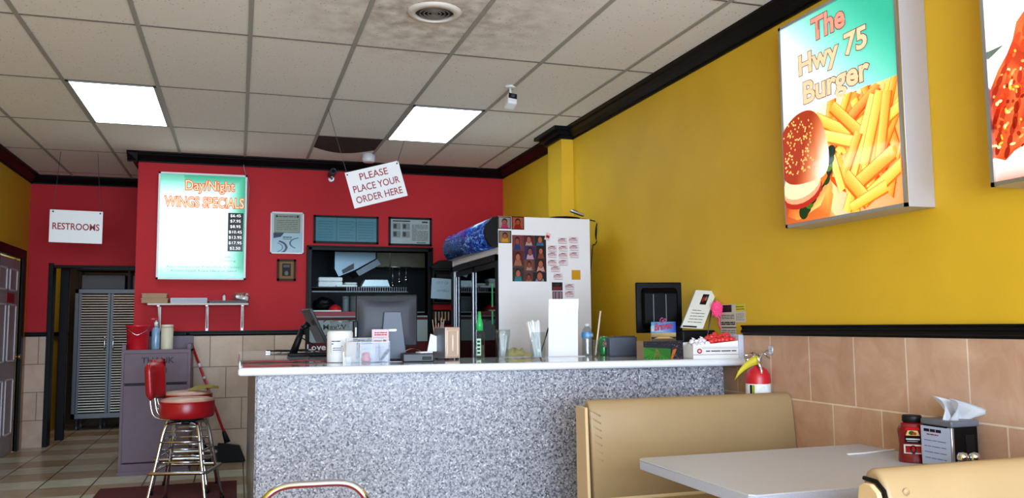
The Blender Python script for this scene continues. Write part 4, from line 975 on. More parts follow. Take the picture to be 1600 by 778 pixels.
# black base unit (receipt printer)
p = P(650, 559, 1, 4.76); p.z = ZT; k = depth(p)/FPX
t = thing('receipt_printer', p, 'low wide black box at the right foot of the large monitor', 'printer', CA)
w = MB().box((-22*k, -.07, 0), (26*k, .09, 13*k), .006, 2); w.build('body', mat('black casing', (36, 38, 44), .45), t); MB().box((8*k, -.074, 3*k), (22*k, -.069, 8*k), .002, 1).build('front_slot', M_blackpl, t)
z0 = ZT+13*k
single('paper_roll_slip', MB().grid(lambda u, v: (-.055+.11*u, -.02+.06*v, .004+.022*math.sin(PI*u)), 12, 3, th=.002), M_paper, 'curled white receipt paper on the low black box', 'paper', p+Vector((-5*k, 0, 13*k)), CA)
single('notepad', MB().box((-.04, -.03, 0), (.04, .03, .008), .002, 1), M_paper, 'small white pad on the low black box', 'notepad', p+Vector((12*k, -.02, 13*k+.0005)), .3)
q = P(680, 552, 1, 5.02); q.z = z0
single('folded_paper', MB().prism([(-.045, 0), (.05, 0), (.05, .075), (-.025, .105)], -.001, .001, 1), M_paper, 'white folded sheet standing left of the napkin dispenser', 'paper', q+Vector((-.01, -.03, .001)), CA)
p = cpos(618, 565); single('receipt_slip', MB().box((-.05, -.018, 0), (.05, .018, .002)), mat('pinkish receipt', (214, 200, 206), .6), 'pinkish white slip lying at the counter front before the monitor', 'receipt', p, CA)

# napkin dispensers
def napkin_dispenser(p, k, rz):
    t = thing('napkin_dispenser', p, 'metal napkin dispenser with a grey side and tan face on the counter', 'napkin dispenser', rz)
    h = 51*k; wd = 27*k; dp = .14
    w = MB().box((-wd/2, -dp/2, .008), (wd/2, dp/2, h), .006, 2); w.build('shell', mat('grey blue steel side', (120, 126, 140), .35, .6), t)
    fm = mat('tan steel face', (214, 190, 172), .3, .4)
    w = MB().box((-wd/2+.002, -dp/2-.005, .01), (wd/2-.002, -dp/2, h-.001), .004, 2); fc_ = w.build('face_plate', fm, t)
    w = MB(); a_ = .014
    w.box((-wd/2+a_, -dp/2-.008, .022), (-wd/2+a_+.004, -dp/2-.004, h-.018)).box((wd/2-a_-.004, -dp/2-.008, .022), (wd/2-a_, -dp/2-.004, h-.018)).box((-wd/2+a_, -dp/2-.008, h-.022), (wd/2-a_, -dp/2-.004, h-.018)).box((-wd/2+a_, -dp/2-.008, .022), (wd/2-a_, -dp/2-.004, .026)); w.build('raised_border', mat('pale rim', (232, 214, 200), .3, .4), fc_)
    MB().box((-.003, -dp/2-.011, .05), (.005, -dp/2-.004, h-.045), .002, 1).build('pull_slot', mat('pale rim', (235, 222, 210), .3, .3), fc_)
    for sx in (-1, 1):
        for sy in (-1, 1): MB().lathe([(.008, 0), (.008, .009)], 10, c=(sx*(wd/2-.014), sy*(dp/2-.014), 0)).build('foot', M_blackpl, t)
    return t
p = cpos(702, 562)+Vector((0, .07, 0)); k = depth(p)/FPX
napkin_dispenser(p, k*.98, math.radians(16))
w = MB(); rnd = random.Random(5)
q = Vector((p.x+.02, p.y+.30, ZT)); qd = depth(q)/FPX
t = thing('skewer_cup', q, 'cup of thin wooden sticks behind the metal napkin dispenser', 'cup of sticks')
MB().lathe([(.03, 0), (.036, .10), (.033, .10), (.027, .005)], 20, cap=False).build('cup', M_dark, t)
for i in range(7):
    a_ = i*.9; b_ = rnd.uniform(.015, .05); MB().tube([(.015*math.cos(a_), .015*math.sin(a_), .006), (b_*math.cos(a_), b_*math.sin(a_), .235+rnd.uniform(-.02, .02))], .0022, 5).build('stick', mat('wood stick', (206, 180, 160), .6), t)

# glass bottle with green spout
p = cpos(749.5, 559); k = depth(p)/FPX
t = thing('oil_bottle', p, 'clear glass bottle with a bright green pour spout on the counter', 'bottle')
MB().lathe([(7*k, 0), (7.8*k, .004), (7.8*k, 38*k), (6*k, 42*k), (3.2*k, 47*k), (3.2*k, 52*k)], 24).build('glass', M_glass, t)
MB().lathe([(6.6*k, .006), (6.9*k, .01), (6.9*k, 20*k)], 24).build('contents', clear('clear oil', (226, 236, 226), .2, .1), t)
w = MB().lathe([(5.4*k, 42*k), (5.6*k, 52*k), (4.5*k, 56*k), (3*k, 62*k), (2.2*k, 72*k)], 18); w.build('spout_cap', M_green, t)
A = Art(Fr(p+Vector((-7*k, -7.9*k, 4*k)), (1, 0, 0), (0, 0, 1)), 7*k, 26*k, (216, 236, 224), .0003)
for i in range(4): A.rect(.1, .1+.22*i, .8, .22+.22*i, (20, 120, 70))
A.build('label', M_print, t)
# tumbler filled with straws / plasticware
p = cpos(786, 560); k = depth(p)/FPX
t = thing('glass_tumbler', p, 'clear glass tumbler packed with small white packets left of the straws', 'glass')
MB().lathe([(8*k, 0), (8.4*k, .004), (8.4*k, 14*k), (9.2*k, 22*k), (11.5*k, 36*k), (11.6*k, 45*k), (11.1*k, 45*k), (11*k, 36*k), (8.8*k, 22*k), (7.9*k, 14*k), (7.6*k, .01), (.001, .01)], 28, cap=False).build('glass', M_glass, t)
w = MB(); rnd = random.Random(9)
for i in range(16):
    a_ = rnd.uniform(0, 6.28); rr_ = rnd.uniform(0, 4*k); b_ = rr_+rnd.uniform(0, 3*k)
    w.tube([(rr_*math.cos(a_), rr_*math.sin(a_), .014), (b_*1.3*math.cos(a_), b_*1.3*math.sin(a_), rnd.uniform(36, 43)*k)], [.006, .009], 6)
w.build('packets', mat('white packets', (222, 220, 224), .5), t)
# crumpled yellow napkin
p = cpos(812, 558); w = MB(); hts.clear(); rnd = random.Random(21)
def fc2(u, v):
    k_ = (round(u*9), round(v*7))
    if k_ not in hts: hts[k_] = rnd.uniform(.008, .05)*(1 if 0 < u < 1 and 0 < v < 1 else .2)
    return (-.09+.18*u, -.05+.1*v+.015*math.sin(6*u), .003+hts[k_]*(1.2 if u < .6 else .5))
w.grid(fc2, 9, 7, th=.002); single('paper_wrapper', w, mat('yellow wrapper', (226, 216, 156), .6), 'crumpled pale yellow wrapper between the two glasses', 'wrapper', p)
# straws glass
p = cpos(841, 561); k = depth(p)/FPX
t = thing('straw_glass', p, 'clear glass holding a bunch of white wrapped straws on the counter', 'glass of straws')
MB().lathe([(11*k, 0), (11.6*k, .004), (12.4*k, 42*k), (11.9*k, 42*k), (11*k, .01), (.001, .01)], 28, cap=False).build('glass', M_glass, t)
rnd = random.Random(13)
for i in range(34):
    a_ = rnd.uniform(0, 6.28); r0 = rnd.uniform(0, 8*k); 
    b0 = Vector((r0*math.cos(a_), r0*math.sin(a_), .012)); tp = Vector((-6*k+rnd.uniform(-11, 11)*k, rnd.uniform(-5, 5)*k, rnd.uniform(56, 61)*k)); 
    MB().tube([b0, tp], .0048, 6).build('straw', M_paper, t)
# blank stand sign
p = cpos(880, 557); k = depth(p)/FPX
t = thing('easel_sign', p, 'blank white upright sign with a folded top flap on the counter', 'sign', CA)
w = MB(); w.prism([(-24*k, .004), (24*k, .004), (27*k, 89*k), (-21*k, 89*k)], -.001, .002, 1, mx=Matrix.Rotation(-.06, 4, 'X')); w.build('board', M_paper, t)
w = MB(); w.prism([(-21.6*k, 74*k), (27*k, 74*k), (28*k, 90*k), (-20*k, 90*k)], -.004, -.0015, 1, mx=Matrix.Rotation(-.06, 4, 'X')); w.build('flap', mat('white flap', (244, 244, 247), .6), t)
w = MB(); w.tube([(-20*k, .05, 45*k), (-31*k, .10, .004)], .005, 6).tube([(18*k, .05, 45*k), (24*k, .10, .004)], .005, 6); w.build('easel_leg', M_blackpl, t)
w = MB().box((-27*k, -.03, 0), (34*k, .03, .004), .001, 1); w.build('foot_plate', M_white, t)
# water bottle
p = cpos(918, 556); k = depth(p)/FPX
t = thing('water_bottle', p, 'small clear plastic water bottle with a blue label', 'water bottle')
prof = [(7*k, 0), (8.4*k, .003)]
for i in range(6): prof += [(8.8*k, (4+i*4)*k), (8.0*k, (6+i*4)*k)]
prof += [(8.8*k, 28*k), (8.8*k, 36*k), (7.5*k, 40*k), (3.6*k, 46*k), (3.4*k, 47*k)]
MB().lathe(prof, 24).build('bottle', clear('clear plastic', (226, 232, 238), .08, .15), t)
MB().lathe([(8.95*k, 28.5*k), (8.95*k, 36.5*k)], 24, cap=False).build('label', mat('blue label', (56, 140, 200), .4), t)
MB().lathe([(4*k, 46*k), (4*k, 50*k)], 16).build('cap', M_white, t)
frb = Fr(p+Vector((0, -9.1*k, 0)), (1, 0, 0), (0, 0, 1)); text('WATER', frb, 0, 32.3*k, 13*k, 3.6*k, M_white, 'label_lettering', t, .0005)
# glass with a long stick
p = cpos(932, 557); k = depth(p)/FPX
t = thing('skewer', p, 'long pale wooden stick leaning in a slim clear glass beside green can', 'stick in glass')
MB().lathe([(4.5*k, 0), (4.8*k, .003), (5*k, 26*k), (4.7*k, 26*k), (4.2*k, .006), (.001, .006)], 18, cap=False).build('slim_glass', M_glass, t)
MB().tube([(-2*k, 0, .008), (9.5*k, .01, 71*k)], .0055, 8).build('stick', mat('pale wood', (222, 202, 184), .5), t)
# green can
p = cpos(944, 555); k = depth(p)/FPX
t = thing('soda_can', p, 'green soda can with a round white emblem on the counter', 'can')
MB().lathe([(5.8*k, 0), (7.6*k, .005), (7.8*k, .008), (7.8*k, 25*k), (6.4*k, 28.5*k)], 28).build('body', mat('green can paint', (66, 152, 92), .25, .5), t)
MB().lathe([(6.4*k, 28.5*k), (6.5*k, 29.6*k), (5.8*k, 29.6*k), (5.7*k, 28.8*k)], 24).build('rim', M_alu, t)
w = MB(); w.bm.free(); w = MB()
fre = Fr(p+Vector((-.6*k, -8.0*k, 18*k)), (1, 0, 0), (0, 0, 1))
A = Art(Fr(fre.pt(-5.2*k, -5.2*k), fre.u, fre.v), 10.4*k, 10.4*k, (66, 152, 92), .0002)
A.ell(.5, .5, .48, .48, (226, 214, 214)); A.ell(.5, .5, .36, .36, (190, 90, 100)); A.ell(.5, .5, .25, .25, (230, 214, 214))
A.build('emblem', M_print, t)
# grey box
p = cpos(981, 557)+Vector((0, .05, 0)); k = depth(p)/FPX
t = thing('card_terminal', p, 'flat dark grey upright box on the counter before the black monitor', 'box', CA)
w = MB().box((-25*k, -.01, 0), (21*k, .05, 30*k), .006, 2); w.build('body', mat('slate grey plastic', (62, 66, 80), .5), t)
MB().box((-12*k, .05, .004), (24*k, .09, 31.5*k), .006, 2).build('back_unit', M_dark, t)
# black monitor (right)
yy = 4.72
pa, pb = P(1000, 441, 1, yy), P(1070, 447, 1, yy)
p = Vector((P(1030, 520, 1, yy).x, yy, ZT)); k = depth(p)/FPX
t = thing('computer_monitor', p, 'glossy black monitor seen from behind near the yellow wall', 'monitor', math.radians(-12))
zb_, zt_ = P(1035, 520, 1, yy).z-ZT, pa.z-ZT
M_gl = mat('glossy black shell', (6, 6, 8), .35, spec=.06)
w = MB().box((-36*k, 0, zb_), (38*k, .02, zt_), .006, 2); w.build('bezel', M_gl, t)
w = MB(); w.prism([(-.0, zb_+.02), (-.045, zb_+.05), (-.045, zt_-.06), (0, zt_-.03)], -27*k, 29*k, 0, .012, 2); w.build('back_shell', mat('black shell', (6, 6, 8), .35, spec=.05), t)
w = MB()
for z_ in (0, 1): w.box((-12*k+20*k*z_, -.049, zb_+.07), (-10.6*k+20*k*z_, -.044, zb_+.24))
w.build('vent_rib', mat('grey rib', (50, 50, 56), .35), t)
w = MB().lathe([(.03, 0), (.024, zb_+.08)], 16, sy=.6); w.build('stand_neck', M_blackpl, t)
w = MB().lathe([(.10, 0), (.098, .008), (.04, .016)], 28, sy=.75); w.build('stand_base', M_gl, t)
MB().box((-33*k, .0205, zb_+.012), (35*k, .021, zt_-.012)).build('display', mat('dark screen glass', (10, 12, 16), .1), t)

# baseball fan box
p = cpos(1040, 560); k = depth(p)/FPX
t = thing('fan_snack_box', p+Vector((0, .05, 0)), 'ballpark photo display box reading Go Braves at the counter front', 'display box', CA)
bxw, bxl = 35*k, 31*k
fr = Fr(at_local(t, -35*k, -.05, 0), (math.cos(CA), math.sin(CA), 0), (0, 0, 1)); 
w = MB().box((-35*k, -.048, 0), (31*k, .06, 27*k)).build('box', M_card, t)
w = MB().box((-11*k, .052, 27*k), (31*k, .058, 50*k)).build('back_card', M_card, t)
A = Art(fr, 66*k, 27*k, (60, 50, 70), .0008)
A.rect(0, 0, .68, .66, (96, 160, 50)); A.poly([(0, .66), (.68, .56), (.68, .72), (0, .8)], (70, 60, 90))
for i in range(7): A.poly([(.30, .35), (.05+.09*i, 0), (.09+.09*i, 0)], (120, 186, 66), 3)
for i in range(5): A.poly([(.30, .35), (0, .1+.12*i), (0, .15+.12*i)], (120, 186, 66), 3)
A.poly([(.33, .6), (.42, .3), (.36, .05), (.30, .05), (.27, .3)], (176, 150, 110)); A.ell(.34, .35, .06, .06, (120, 170, 70))
A.poly([(.68, 0), (.74, .5), (.84, .55), (.74, 0)], (214, 160, 60)); rnd = random.Random(6)
for i in range(120): x, y = rnd.uniform(.72, 1), rnd.uniform(0, .95); A.ell(x, y, .012, .012, rnd.choice(((150, 60, 90), (200, 170, 180), (90, 60, 80), (60, 40, 60))), 9, n=6)
for i in range(90): x, y = rnd.uniform(0, .8), rnd.uniform(.74, 1); A.ell(x, y, .012, .012, rnd.choice(((110, 90, 120), (50, 50, 80), (90, 70, 90), (160, 150, 170))), 9, n=6)
A.build('field_print', M_print, t)
fr2 = Fr(fr.pt(24*k, 27*k, -.09), fr.u, fr.v)
A = Art(Fr(fr.pt(24*k, 27*k, -.098), fr.u, fr.v), 42*k, 30*k, (150, 190, 214), .0008)
A.poly([(0, .5), (1, .4), (1, 1), (.0, .82)], [(210, 222, 226), (60, 140, 210), (40, 120, 200), (180, 210, 226)]); A.rect(0, 0, 1, .42, [(120, 110, 110), (90, 80, 90), (222, 206, 170), (210, 190, 160)]); A.rect(0, .1, 1, .2, (60, 40, 46)); A.poly([(.1, .12), (.9, .12), (.7, .2), (.3, .2)], (222, 200, 150))
A.build('sky_print', M_print, t)
nvy = mat('navy script', (34, 40, 100), .5); rd_ = mat('scarlet script', (200, 30, 50), .5)
for m_, c_, o_ in ((nvy, .0014, .05), (rd_, .002, .0)):
    text('Go', fr2, 20*k, 33*k, 11*k, 8*k, m_, 'lettering', t, c_-.007, o_, rot=.25, shear=.3); text('Braves', fr2, 20*k, 23.5*k, 30*k, 11*k, m_, 'lettering', t, c_-.007, o_, rot=.12, shear=.3)
# certificate leaning
p = Vector((P(1085, 540, 1, 4.46).x, 4.46, ZT))
t = thing('leaning_certificate', P(1062, 513, 1, 4.46), 'white certificate with a small dark photo leaning at an angle', 'certificate')
a, b, c_, d = P(1064, 512, 1, 4.44), P(1098, 514, 1, 4.40), P(1120, 455, 1, 4.56), P(1091, 454, 1, 4.60)
d = a+(c_-b); fr = Fr(a, b-a, Vector((0, 0, 1))); n_ = (b-a).cross(d-a).normalized()
A = Art(Fr((0, 0, 0), (1, 0, 0), (0, 0, 1)), 1, 1, (236, 236, 232), .001)
A.rect(.42, .62, .72, .90, (70, 60, 64)); A.ell(.52, .76, .06, .07, (200, 90, 80)); A.ell(.63, .78, .05, .06, (180, 170, 170)); A.lines(.2, .85, .12, .5, 5, (110, 110, 112), .2); A.rect(.05, .02, .7, .06, (40, 40, 40))
A.bm.normal_update()
for v in A.bm.verts:
    u, w_, z = v.co.x, v.co.z, -v.co.y; v.co = a*(1-u)*(1-w_)+b*u*(1-w_)+c_*u*w_+d*(1-u)*w_ + n_*(abs(z) if n_.y < 0 else -abs(z))*.6
A.build('sheet', M_print, t)
e_ = Vector((0, .012, 0)); w = MB()
vs = [w.bm.verts.new(q) for q in (a+e_*.3, b+e_*.3, c_+e_*.3, d+e_*.3, a+e_, b+e_, c_+e_, d+e_)]
w._fin([w.bm.faces.new([vs[i] for i in q]) for q in ((3,2,1,0),(4,5,6,7),(0,1,5,4),(1,2,6,5),(2,3,7,6),(3,0,4,7))]); w.build('backing', mat('grey backing', (150, 150, 152), .6), t, True)
w = MB().tube([c_.lerp(b, .2)+e_, Vector((b.x+.06, b.y+.05, ZT+.12))], .004, 6); w.build('prop_leg', M_dark, t, True)
# black box carrying it
p = P(1090, 535, 1, 4.52); 
single('black_case', MB().box((-.03, .0, 0), (.20, .12, .16), .01, 2), M_blackpl, 'black case under the leaning certificate behind the candy box', 'case', Vector((P(1064, 540, 1, 4.5).x+.06, 4.53, ZT)))
# pink pom
p = P(1120, 483, 1, 4.46); rr_ = S(10, p)
t = thing('pink_pompom', p, 'bright pink fluffy pompom beside the leaning certificate', 'pompom')
w = MB(); bmesh.ops.create_icosphere(w.bm, subdivisions=4, radius=1); rnd = random.Random(1)
for v in w.bm.verts: v.co = Vector((v.co.x*rr_*.95, v.co.y*rr_*.8, v.co.z*rr_*1.25))*rnd.uniform(.82, 1.1)
w.build('puff', mat('hot pink', (236, 70, 124), .8), t)
MB().tube(smooth_path([(0, 0, -rr_), (rr_*.4, 0, -rr_*1.6), (rr_*.3, 0, -rr_*2.2), (rr_*.5, -.01, -rr_*3.0)]), .006, 6).build('stem', mat('hot pink stem', (220, 70, 110), .7), t)
# white candy box
p = P(1112, 559, 1, 4.30); p.z = ZT
t = thing('candy_box', p, 'long open white candy box with red logo at the right counter end', 'candy box', CA)
k = depth(p)/FPX; X0, X1 = -37*k, 39*k; D = .11
w = MB(); w.prism([(X0, 0), (X1, 0), (X1, 27*k), (X0, 20*k)], -.05, -.046, 1).prism([(X0, 0), (X1, 0), (X1, 30*k), (X0, 24*k)], D-.004, D, 1)
w.box((X0, -.05, 0), (X0+.003, D, 20*k)).box((X1-.003, -.05, 0), (X1, D, 27*k)).box((X0, -.05, 0), (X1, D, .003)); w.build('tray', M_paper, t)
frc = Fr(at_local(t, X0, -.0505, 0), (math.cos(CA), math.sin(CA), 0), (0, 0, 1))
A = Art(frc, X1-X0, 19.5*k, (238, 236, 234), .0005); A.ell(.14, .6, .055, .2, (204, 50, 60)); A.ell(.14, .6, .03, .1, (240, 220, 220)); A.rect(.0, .30, 1, .33, (110, 110, 116)); A.rect(.2, .82, 1, .84, (110, 110, 116)); A.lines(.28, .95, .5, .68, 1, (130, 130, 136), .5, 3)
A.build('print', M_print, t)
def wrapped(kind, m_):
    w = MB(); w.lathe([(.0115, -.014), (.016, -.007), (.016, .007), (.0115, .014)], 10, mx=Matrix.Rotation(PI/2, 4, 'Y')); o = w
    o.lathe([(.013, .025), (.005, .014)], 8, mx=Matrix.Rotation(PI/2, 4, 'Y')).lathe([(.005, -.014), (.013, -.025)], 8, mx=Matrix.Rotation(PI/2, 4, 'Y')); return o
mw_c = mat('white candy wrapper', (232, 226, 232), .3, .1); mr_c = mat('red candy wrapper', (220, 60, 56), .3, .1)
cw_ = single('wrapped_candy', wrapped('w', mw_c), mw_c, 'white wrapped candy in the left half of the candy box', 'candy', (0, 0, 0), group='white wrapped candies in the candy box')
cr_c = single('wrapped_candy', wrapped('r', mr_c), mr_c, 'red wrapped candy in the right half of the candy box', 'candy', (0, 0, 0), group='red wrapped candies in the candy box')
rnd = random.Random(17); fw_, fr_ = True, True
for i in range(10):
    for row in (0, 1, 2):
        u = -34*k+(i+.5)*(68*k/10); red = i >= 4; src = cr_c if red else cw_
        if red:
            o = src if fr_ else src.copy()
            if not fr_: C.objects.link(o)
            fr_ = False
        else:
            o = src if fw_ else src.copy()
            if not fw_: C.objects.link(o)
            fw_ = False
        hgt = (21+ (i*.66))*k - .006 + (.020 if row == 1 else 0) + (.016 if red else 0)
        o.location = at_local(t, u+rnd.uniform(-.004, .004), -.02+.04*row, hgt+rnd.uniform(-.004, .004)); o.rotation_euler = (rnd.uniform(-.4, .4), rnd.uniform(-1.2, 1.2), rnd.uniform(-1.3, 1.3))
MB().box((X0+.006, -.044, .004), (X1-.006, D-.006, 12*k)).build('filler', M_card, t)
# papers on the yellow wall
def wallpaper(x0, y0, x1, y1, name, label, art, c=.0):
    a = P(x0, y0, 0, XR); b = P(x1, y1, 0, XR)
    fr = Fr((XR-.002-c, a.y, b.z), (0, -1, 0), (0, 0, 1)); A = Art(fr, a.y-b.y, a.z-b.z, (224, 220, 212), .0008); art(A)
    return tag(A.build(name, M_print), label, 'notice')
def art_p1(A): A.rect(.08, .78, .75, .98, (30, 44, 50)); A.rect(.15, .82, .7, .94, (70, 90, 96)); A.lines(.1, .9, .58, .72, 3, (120, 120, 120), .4); A.lines(.05, .95, .42, .52, 2, (40, 40, 44), .7); A.rect(0, .34, 1, .37, (50, 50, 54)); A.lines(.05, .95, .04, .3, 5, (130, 130, 134), .35)
def art_p2(A): A.rect(0, .6, 1, 1, (230, 222, 120)); A.lines(.1, .9, .65, .9, 2, (170, 160, 80), .3); A.lines(.1, .9, .1, .5, 4, (160, 160, 160), .25)
wallpaper(1144, 475, 1166, 504, 'wall_notice', 'small white and yellow notice on the yellow wall, right one', art_p2)
wallpaper(1126, 476, 1152, 532, 'wall_notice', 'tall white notice with a dark picture on the yellow wall', art_p1, .002)

# ------------------------------------------------------------------ fire extinguisher
hk = P(1205, 547, 0, XR-.012)
t = thing('wall_hook', hk, 'small metal hook plate on the tiles above the fire extinguisher', 'hook')
w = MB().box((XR-.018, hk.y-.02, hk.z-.025), (XR-.0125, hk.y+.02, hk.z+.025), .002, 1); w.build('plate', M_alu, t, True)
w = MB().tube(smooth_path([(XR-.018, hk.y, hk.z), (XR-.05, hk.y, hk.z-.01), (XR-.09, hk.y+.0, hk.z-.045), (XR-.085, hk.y, hk.z-.075)]), .004, 6); w.build('hook', M_chrome, t, True)
p = P(1186, 590, 0, XR-.08); k = depth(p)/FPX; r = 19*k; p.y = 3.99
zt_ = P(1186, 575, 0, XR-.1).z
base = Vector((XR-.012-r-.004, p.y, zt_-.36))
t = thing('fire_extinguisher', base, 'red fire extinguisher with yellow tag hung on the tile wall', 'fire extinguisher')
MB().lathe([(r*.9, 0), (r, .012), (r, .30), (r*.95, .325), (r*.75, .35), (r*.35, .365), (r*.3, .38)], 32).build('cylinder', M_red_pl, t)
MB().lathe([(r*1.01, .10), (r*1.01, .275)], 32, cap=False).build('label', mat('white label', (226, 226, 222), .5, noise=.12, scale=40), t)
A = Art(Fr((base.x-r*.98, base.y-r*.30, base.z+.10), Vector((.32, -.95, 0)), (0, 0, 1)), .03, .17, (226, 226, 222), .0004); A.rect(0, 0, .45, 1, (30, 30, 30)); A.rect(.5, 0, 1, 1, (206, 216, 60)); A.build('hazard_print', M_print, t)
w = MB().lathe([(r*.32, .375), (r*.38, .385), (r*.38, .42), (r*.25, .43)], 18); w.build('valve', M_chrome, t)
w = MB(); w.tube([(0, 0, .425), (-.03, -.01, .437), (-.10, -.03, .428)], [.01, .009, .006], 6).tube([(0, 0, .41), (-.04, -.01, .408), (-.085, -.025, .405)], [.008, .007, .005], 6).tube([(0, 0, .42), (.03, -.02, .44), (.06, -.03, .41)], .006, 6); w.build('lever', M_chrome, t)
w = MB(); w.tube(smooth_path([(-.02, -.02, .40), (-.022, -.045, .385), (-.012, -.05, .35), (-.01, -.05, .32)]), .009, 8); w.build('nozzle', M_chrome, t)
w = MB(); w.grid(lambda u, v: Vector((-.03-.10*u-.025*v*u, -.05+.04*u, .43-.02*u-.065*u*u-.05*v)), 8, 2, th=.001); w.build('inspection_tag', M_yel if False else mat('yellow tag', (246, 232, 70), .6), t)

# ------------------------------------------------------------------ display fridge
FX0, FX1, FY0, FY1, FZ = 1.85, 2.60, 6.0, 7.42, 2.10
t = thing('display_fridge', ((FX0+FX1)/2, (FY0+FY1)/2, 0), 'tall white display fridge with sliding glass doors and a blue curved header', 'fridge')
w = MB().box((FX0, FY0, .05), (FX1, FY0+.04, FZ), .004, 1).box((FX0, FY1-.04, .05), (FX1, FY1, FZ), .004, 1).box((FX1-.04, FY0+.04, .05), (FX1, FY1-.04, FZ)).box((FX0, FY0+.04, FZ-.28), (FX1-.04, FY1-.04, FZ)).box((FX0, FY0+.04, .05), (FX1-.04, FY1-.04, .30)).box((FX0+.03, FY0+.03, 0), (FX1-.03, FY1-.03, .05))
w.build('cabinet', M_fridge, t, True)
w = MB().box((FX0+.04, FY0+.045, .30), (FX1-.045, FY0+.05, FZ-.28)).box((FX0+.04, FY1-.05, .30), (FX1-.045, FY1-.045, FZ-.28)).box((FX1-.05, FY0+.045, .30), (FX1-.045, FY1-.045, FZ-.28)); w.build('liner', mat('dark liner', (46, 56, 60), .5), t, True)
# header
HZ0, HZ1 = 1.865, 2.10
prof = [(FX0, HZ0), (FX0-.05, HZ0+.005), (FX0-.085, HZ0+.06), (FX0-.095, HZ0+.12), (FX0-.08, HZ0+.18), (FX0-.04, HZ1-.01), (FX0, HZ1)]
def headmat():
    m, nt, b = newmat('blue mosaic header print'); L = nt.links.new; g = N(nt, 'ShaderNodeNewGeometry')
    mp = N(nt, 'ShaderNodeMapping'); mp.inputs['Scale'].default_value = (1, .6, 1.6); L(g.outputs['Position'], mp.inputs[0])
    v = N(nt, 'ShaderNodeTexNoise'); v.inputs['Scale'].default_value = 22; v.inputs['Detail'].default_value = 5; v.inputs['Distortion'].default_value = 1.5; L(mp.outputs[0], v.inputs['Vector'])
    r = N(nt, 'ShaderNodeValToRGB'); L(v.outputs['Fac'], r.inputs[0]); e = r.color_ramp.elements; e[0].position = .35; e[0].color = (*lin((14, 16, 60)), 1); e[1].position = .72; e[1].color = (*lin((150, 214, 240)), 1)
    x = e.new(.48); x.color = (*lin((26, 50, 150)), 1); x = e.new(.6); x.color = (*lin((40, 110, 190)), 1)
    L(r.outputs[0], b.inputs['Base Color']); b.inputs['Roughness'].default_value = .25; return m
MB().prism(prof, FY0+.05, FY1-.02, 1, smooth=True).build('header', headmat(), t, True)
MB().prism([(x-(.004 if x < FX0 else 0), z) for x, z in prof], FY0+.0, FY0+.05, 1).build('header_end_cap', M_black, t, True)
# front frame and doors on the x = FX0 face
w = MB().box((FX0-.012, FY0, .30), (FX0, FY0+.05, FZ-.29)).box((FX0-.012, FY1-.05, .30), (FX0, FY1, FZ-.29)).box((FX0-.012, FY0, FZ-.335), (FX0, FY1, FZ-.29)).box((FX0-.012, FY0, .28), (FX0, FY1, .33)); w.build('door_frame', M_black, t, True)
ym = (FY0+FY1)/2
for k_, (ya, yb, xx) in enumerate(((FY0+.05, ym+.02, FX0+.004), (ym-.02, FY1-.05, FX0+.022))):
    d = MB().box((xx, ya, .33), (xx+.014, ya+.04, FZ-.335)).box((xx, yb-.04, .33), (xx+.014, yb, FZ-.335)).box((xx, ya, FZ-.38), (xx+.014, yb, FZ-.335)).box((xx, ya, .33), (xx+.014, yb, .38)).build('sliding_door', M_black, t, True)
    MB().box((xx+.005, ya+.04, .38), (xx+.009, yb-.04, FZ-.38)).build('door_glass', M_glassdark, d, True)
    yh = yb-.02 if k_ == 0 else yb-.02
    MB().box((xx-.012, yh-.014, .38), (xx, yh+.014, FZ-.38), .003, 1).build('door_handle', M_alu, d, True)
for z in (.62, .95, 1.28, 1.58): MB().box((FX0+.06, FY0+.06, z), (FX1-.07, FY1-.06, z+.012)).build('shelf', M_dark, t, True)
for z0, z1 in ((1.42, 1.60), (1.29, 1.39)):
    MB().box((FX0-.016, FY0+.10, z0), (FX0-.013, FY0+.13, z1), .001, 1).build('green_reflection_strip', mat('green reflection colour', (60, 200, 120), .35), t, True)  # green reflection in the door glass, modelled as solid strips
# things on the fridge side
fs = Fr((FX0, FY0-.0005, 0), (1, 0, 0), (0, 0, 1))
def side(px, py): q = P(px, py, 1, FY0); return q
def sheet(x0, y0, x1, y1, name, label, cat, art, base=(235, 235, 235), group=None, c=.0005, th=.0008, rot=0):
    a, b = side(x0, y0), side(x1, y1); fr = Fr((a.x, FY0-c, b.z), (math.cos(rot), 0, math.sin(rot)), (-math.sin(rot), 0, math.cos(rot)))
    A = Art(fr, b.x-a.x, a.z-b.z, base, th); art(A); return tag(A.build(name, M_printgloss if cat == 'photo' else M_print), label, cat, group)
def portrait(A, x0, y0, x1, y1, bg_, skin, top, hair=(40, 28, 26), lay=2):
    A.rect(x0, y0, x1, y1, bg_, lay); w_, h_ = x1-x0, y1-y0
    A.poly([(x0+w_*.15, y0), (x1-w_*.15, y0), (x1-w_*.28, y0+h_*.4), (x0+w_*.28, y0+h_*.4)], top, lay+1)
    A.ell(x0+w_*.5, y0+h_*.62, w_*.25, w_*.30, hair, lay+2, n=12); A.ell(x0+w_*.5, y0+h_*.56, w_*.19, w_*.22, skin, lay+3, n=12)
SK = (196, 140, 116)
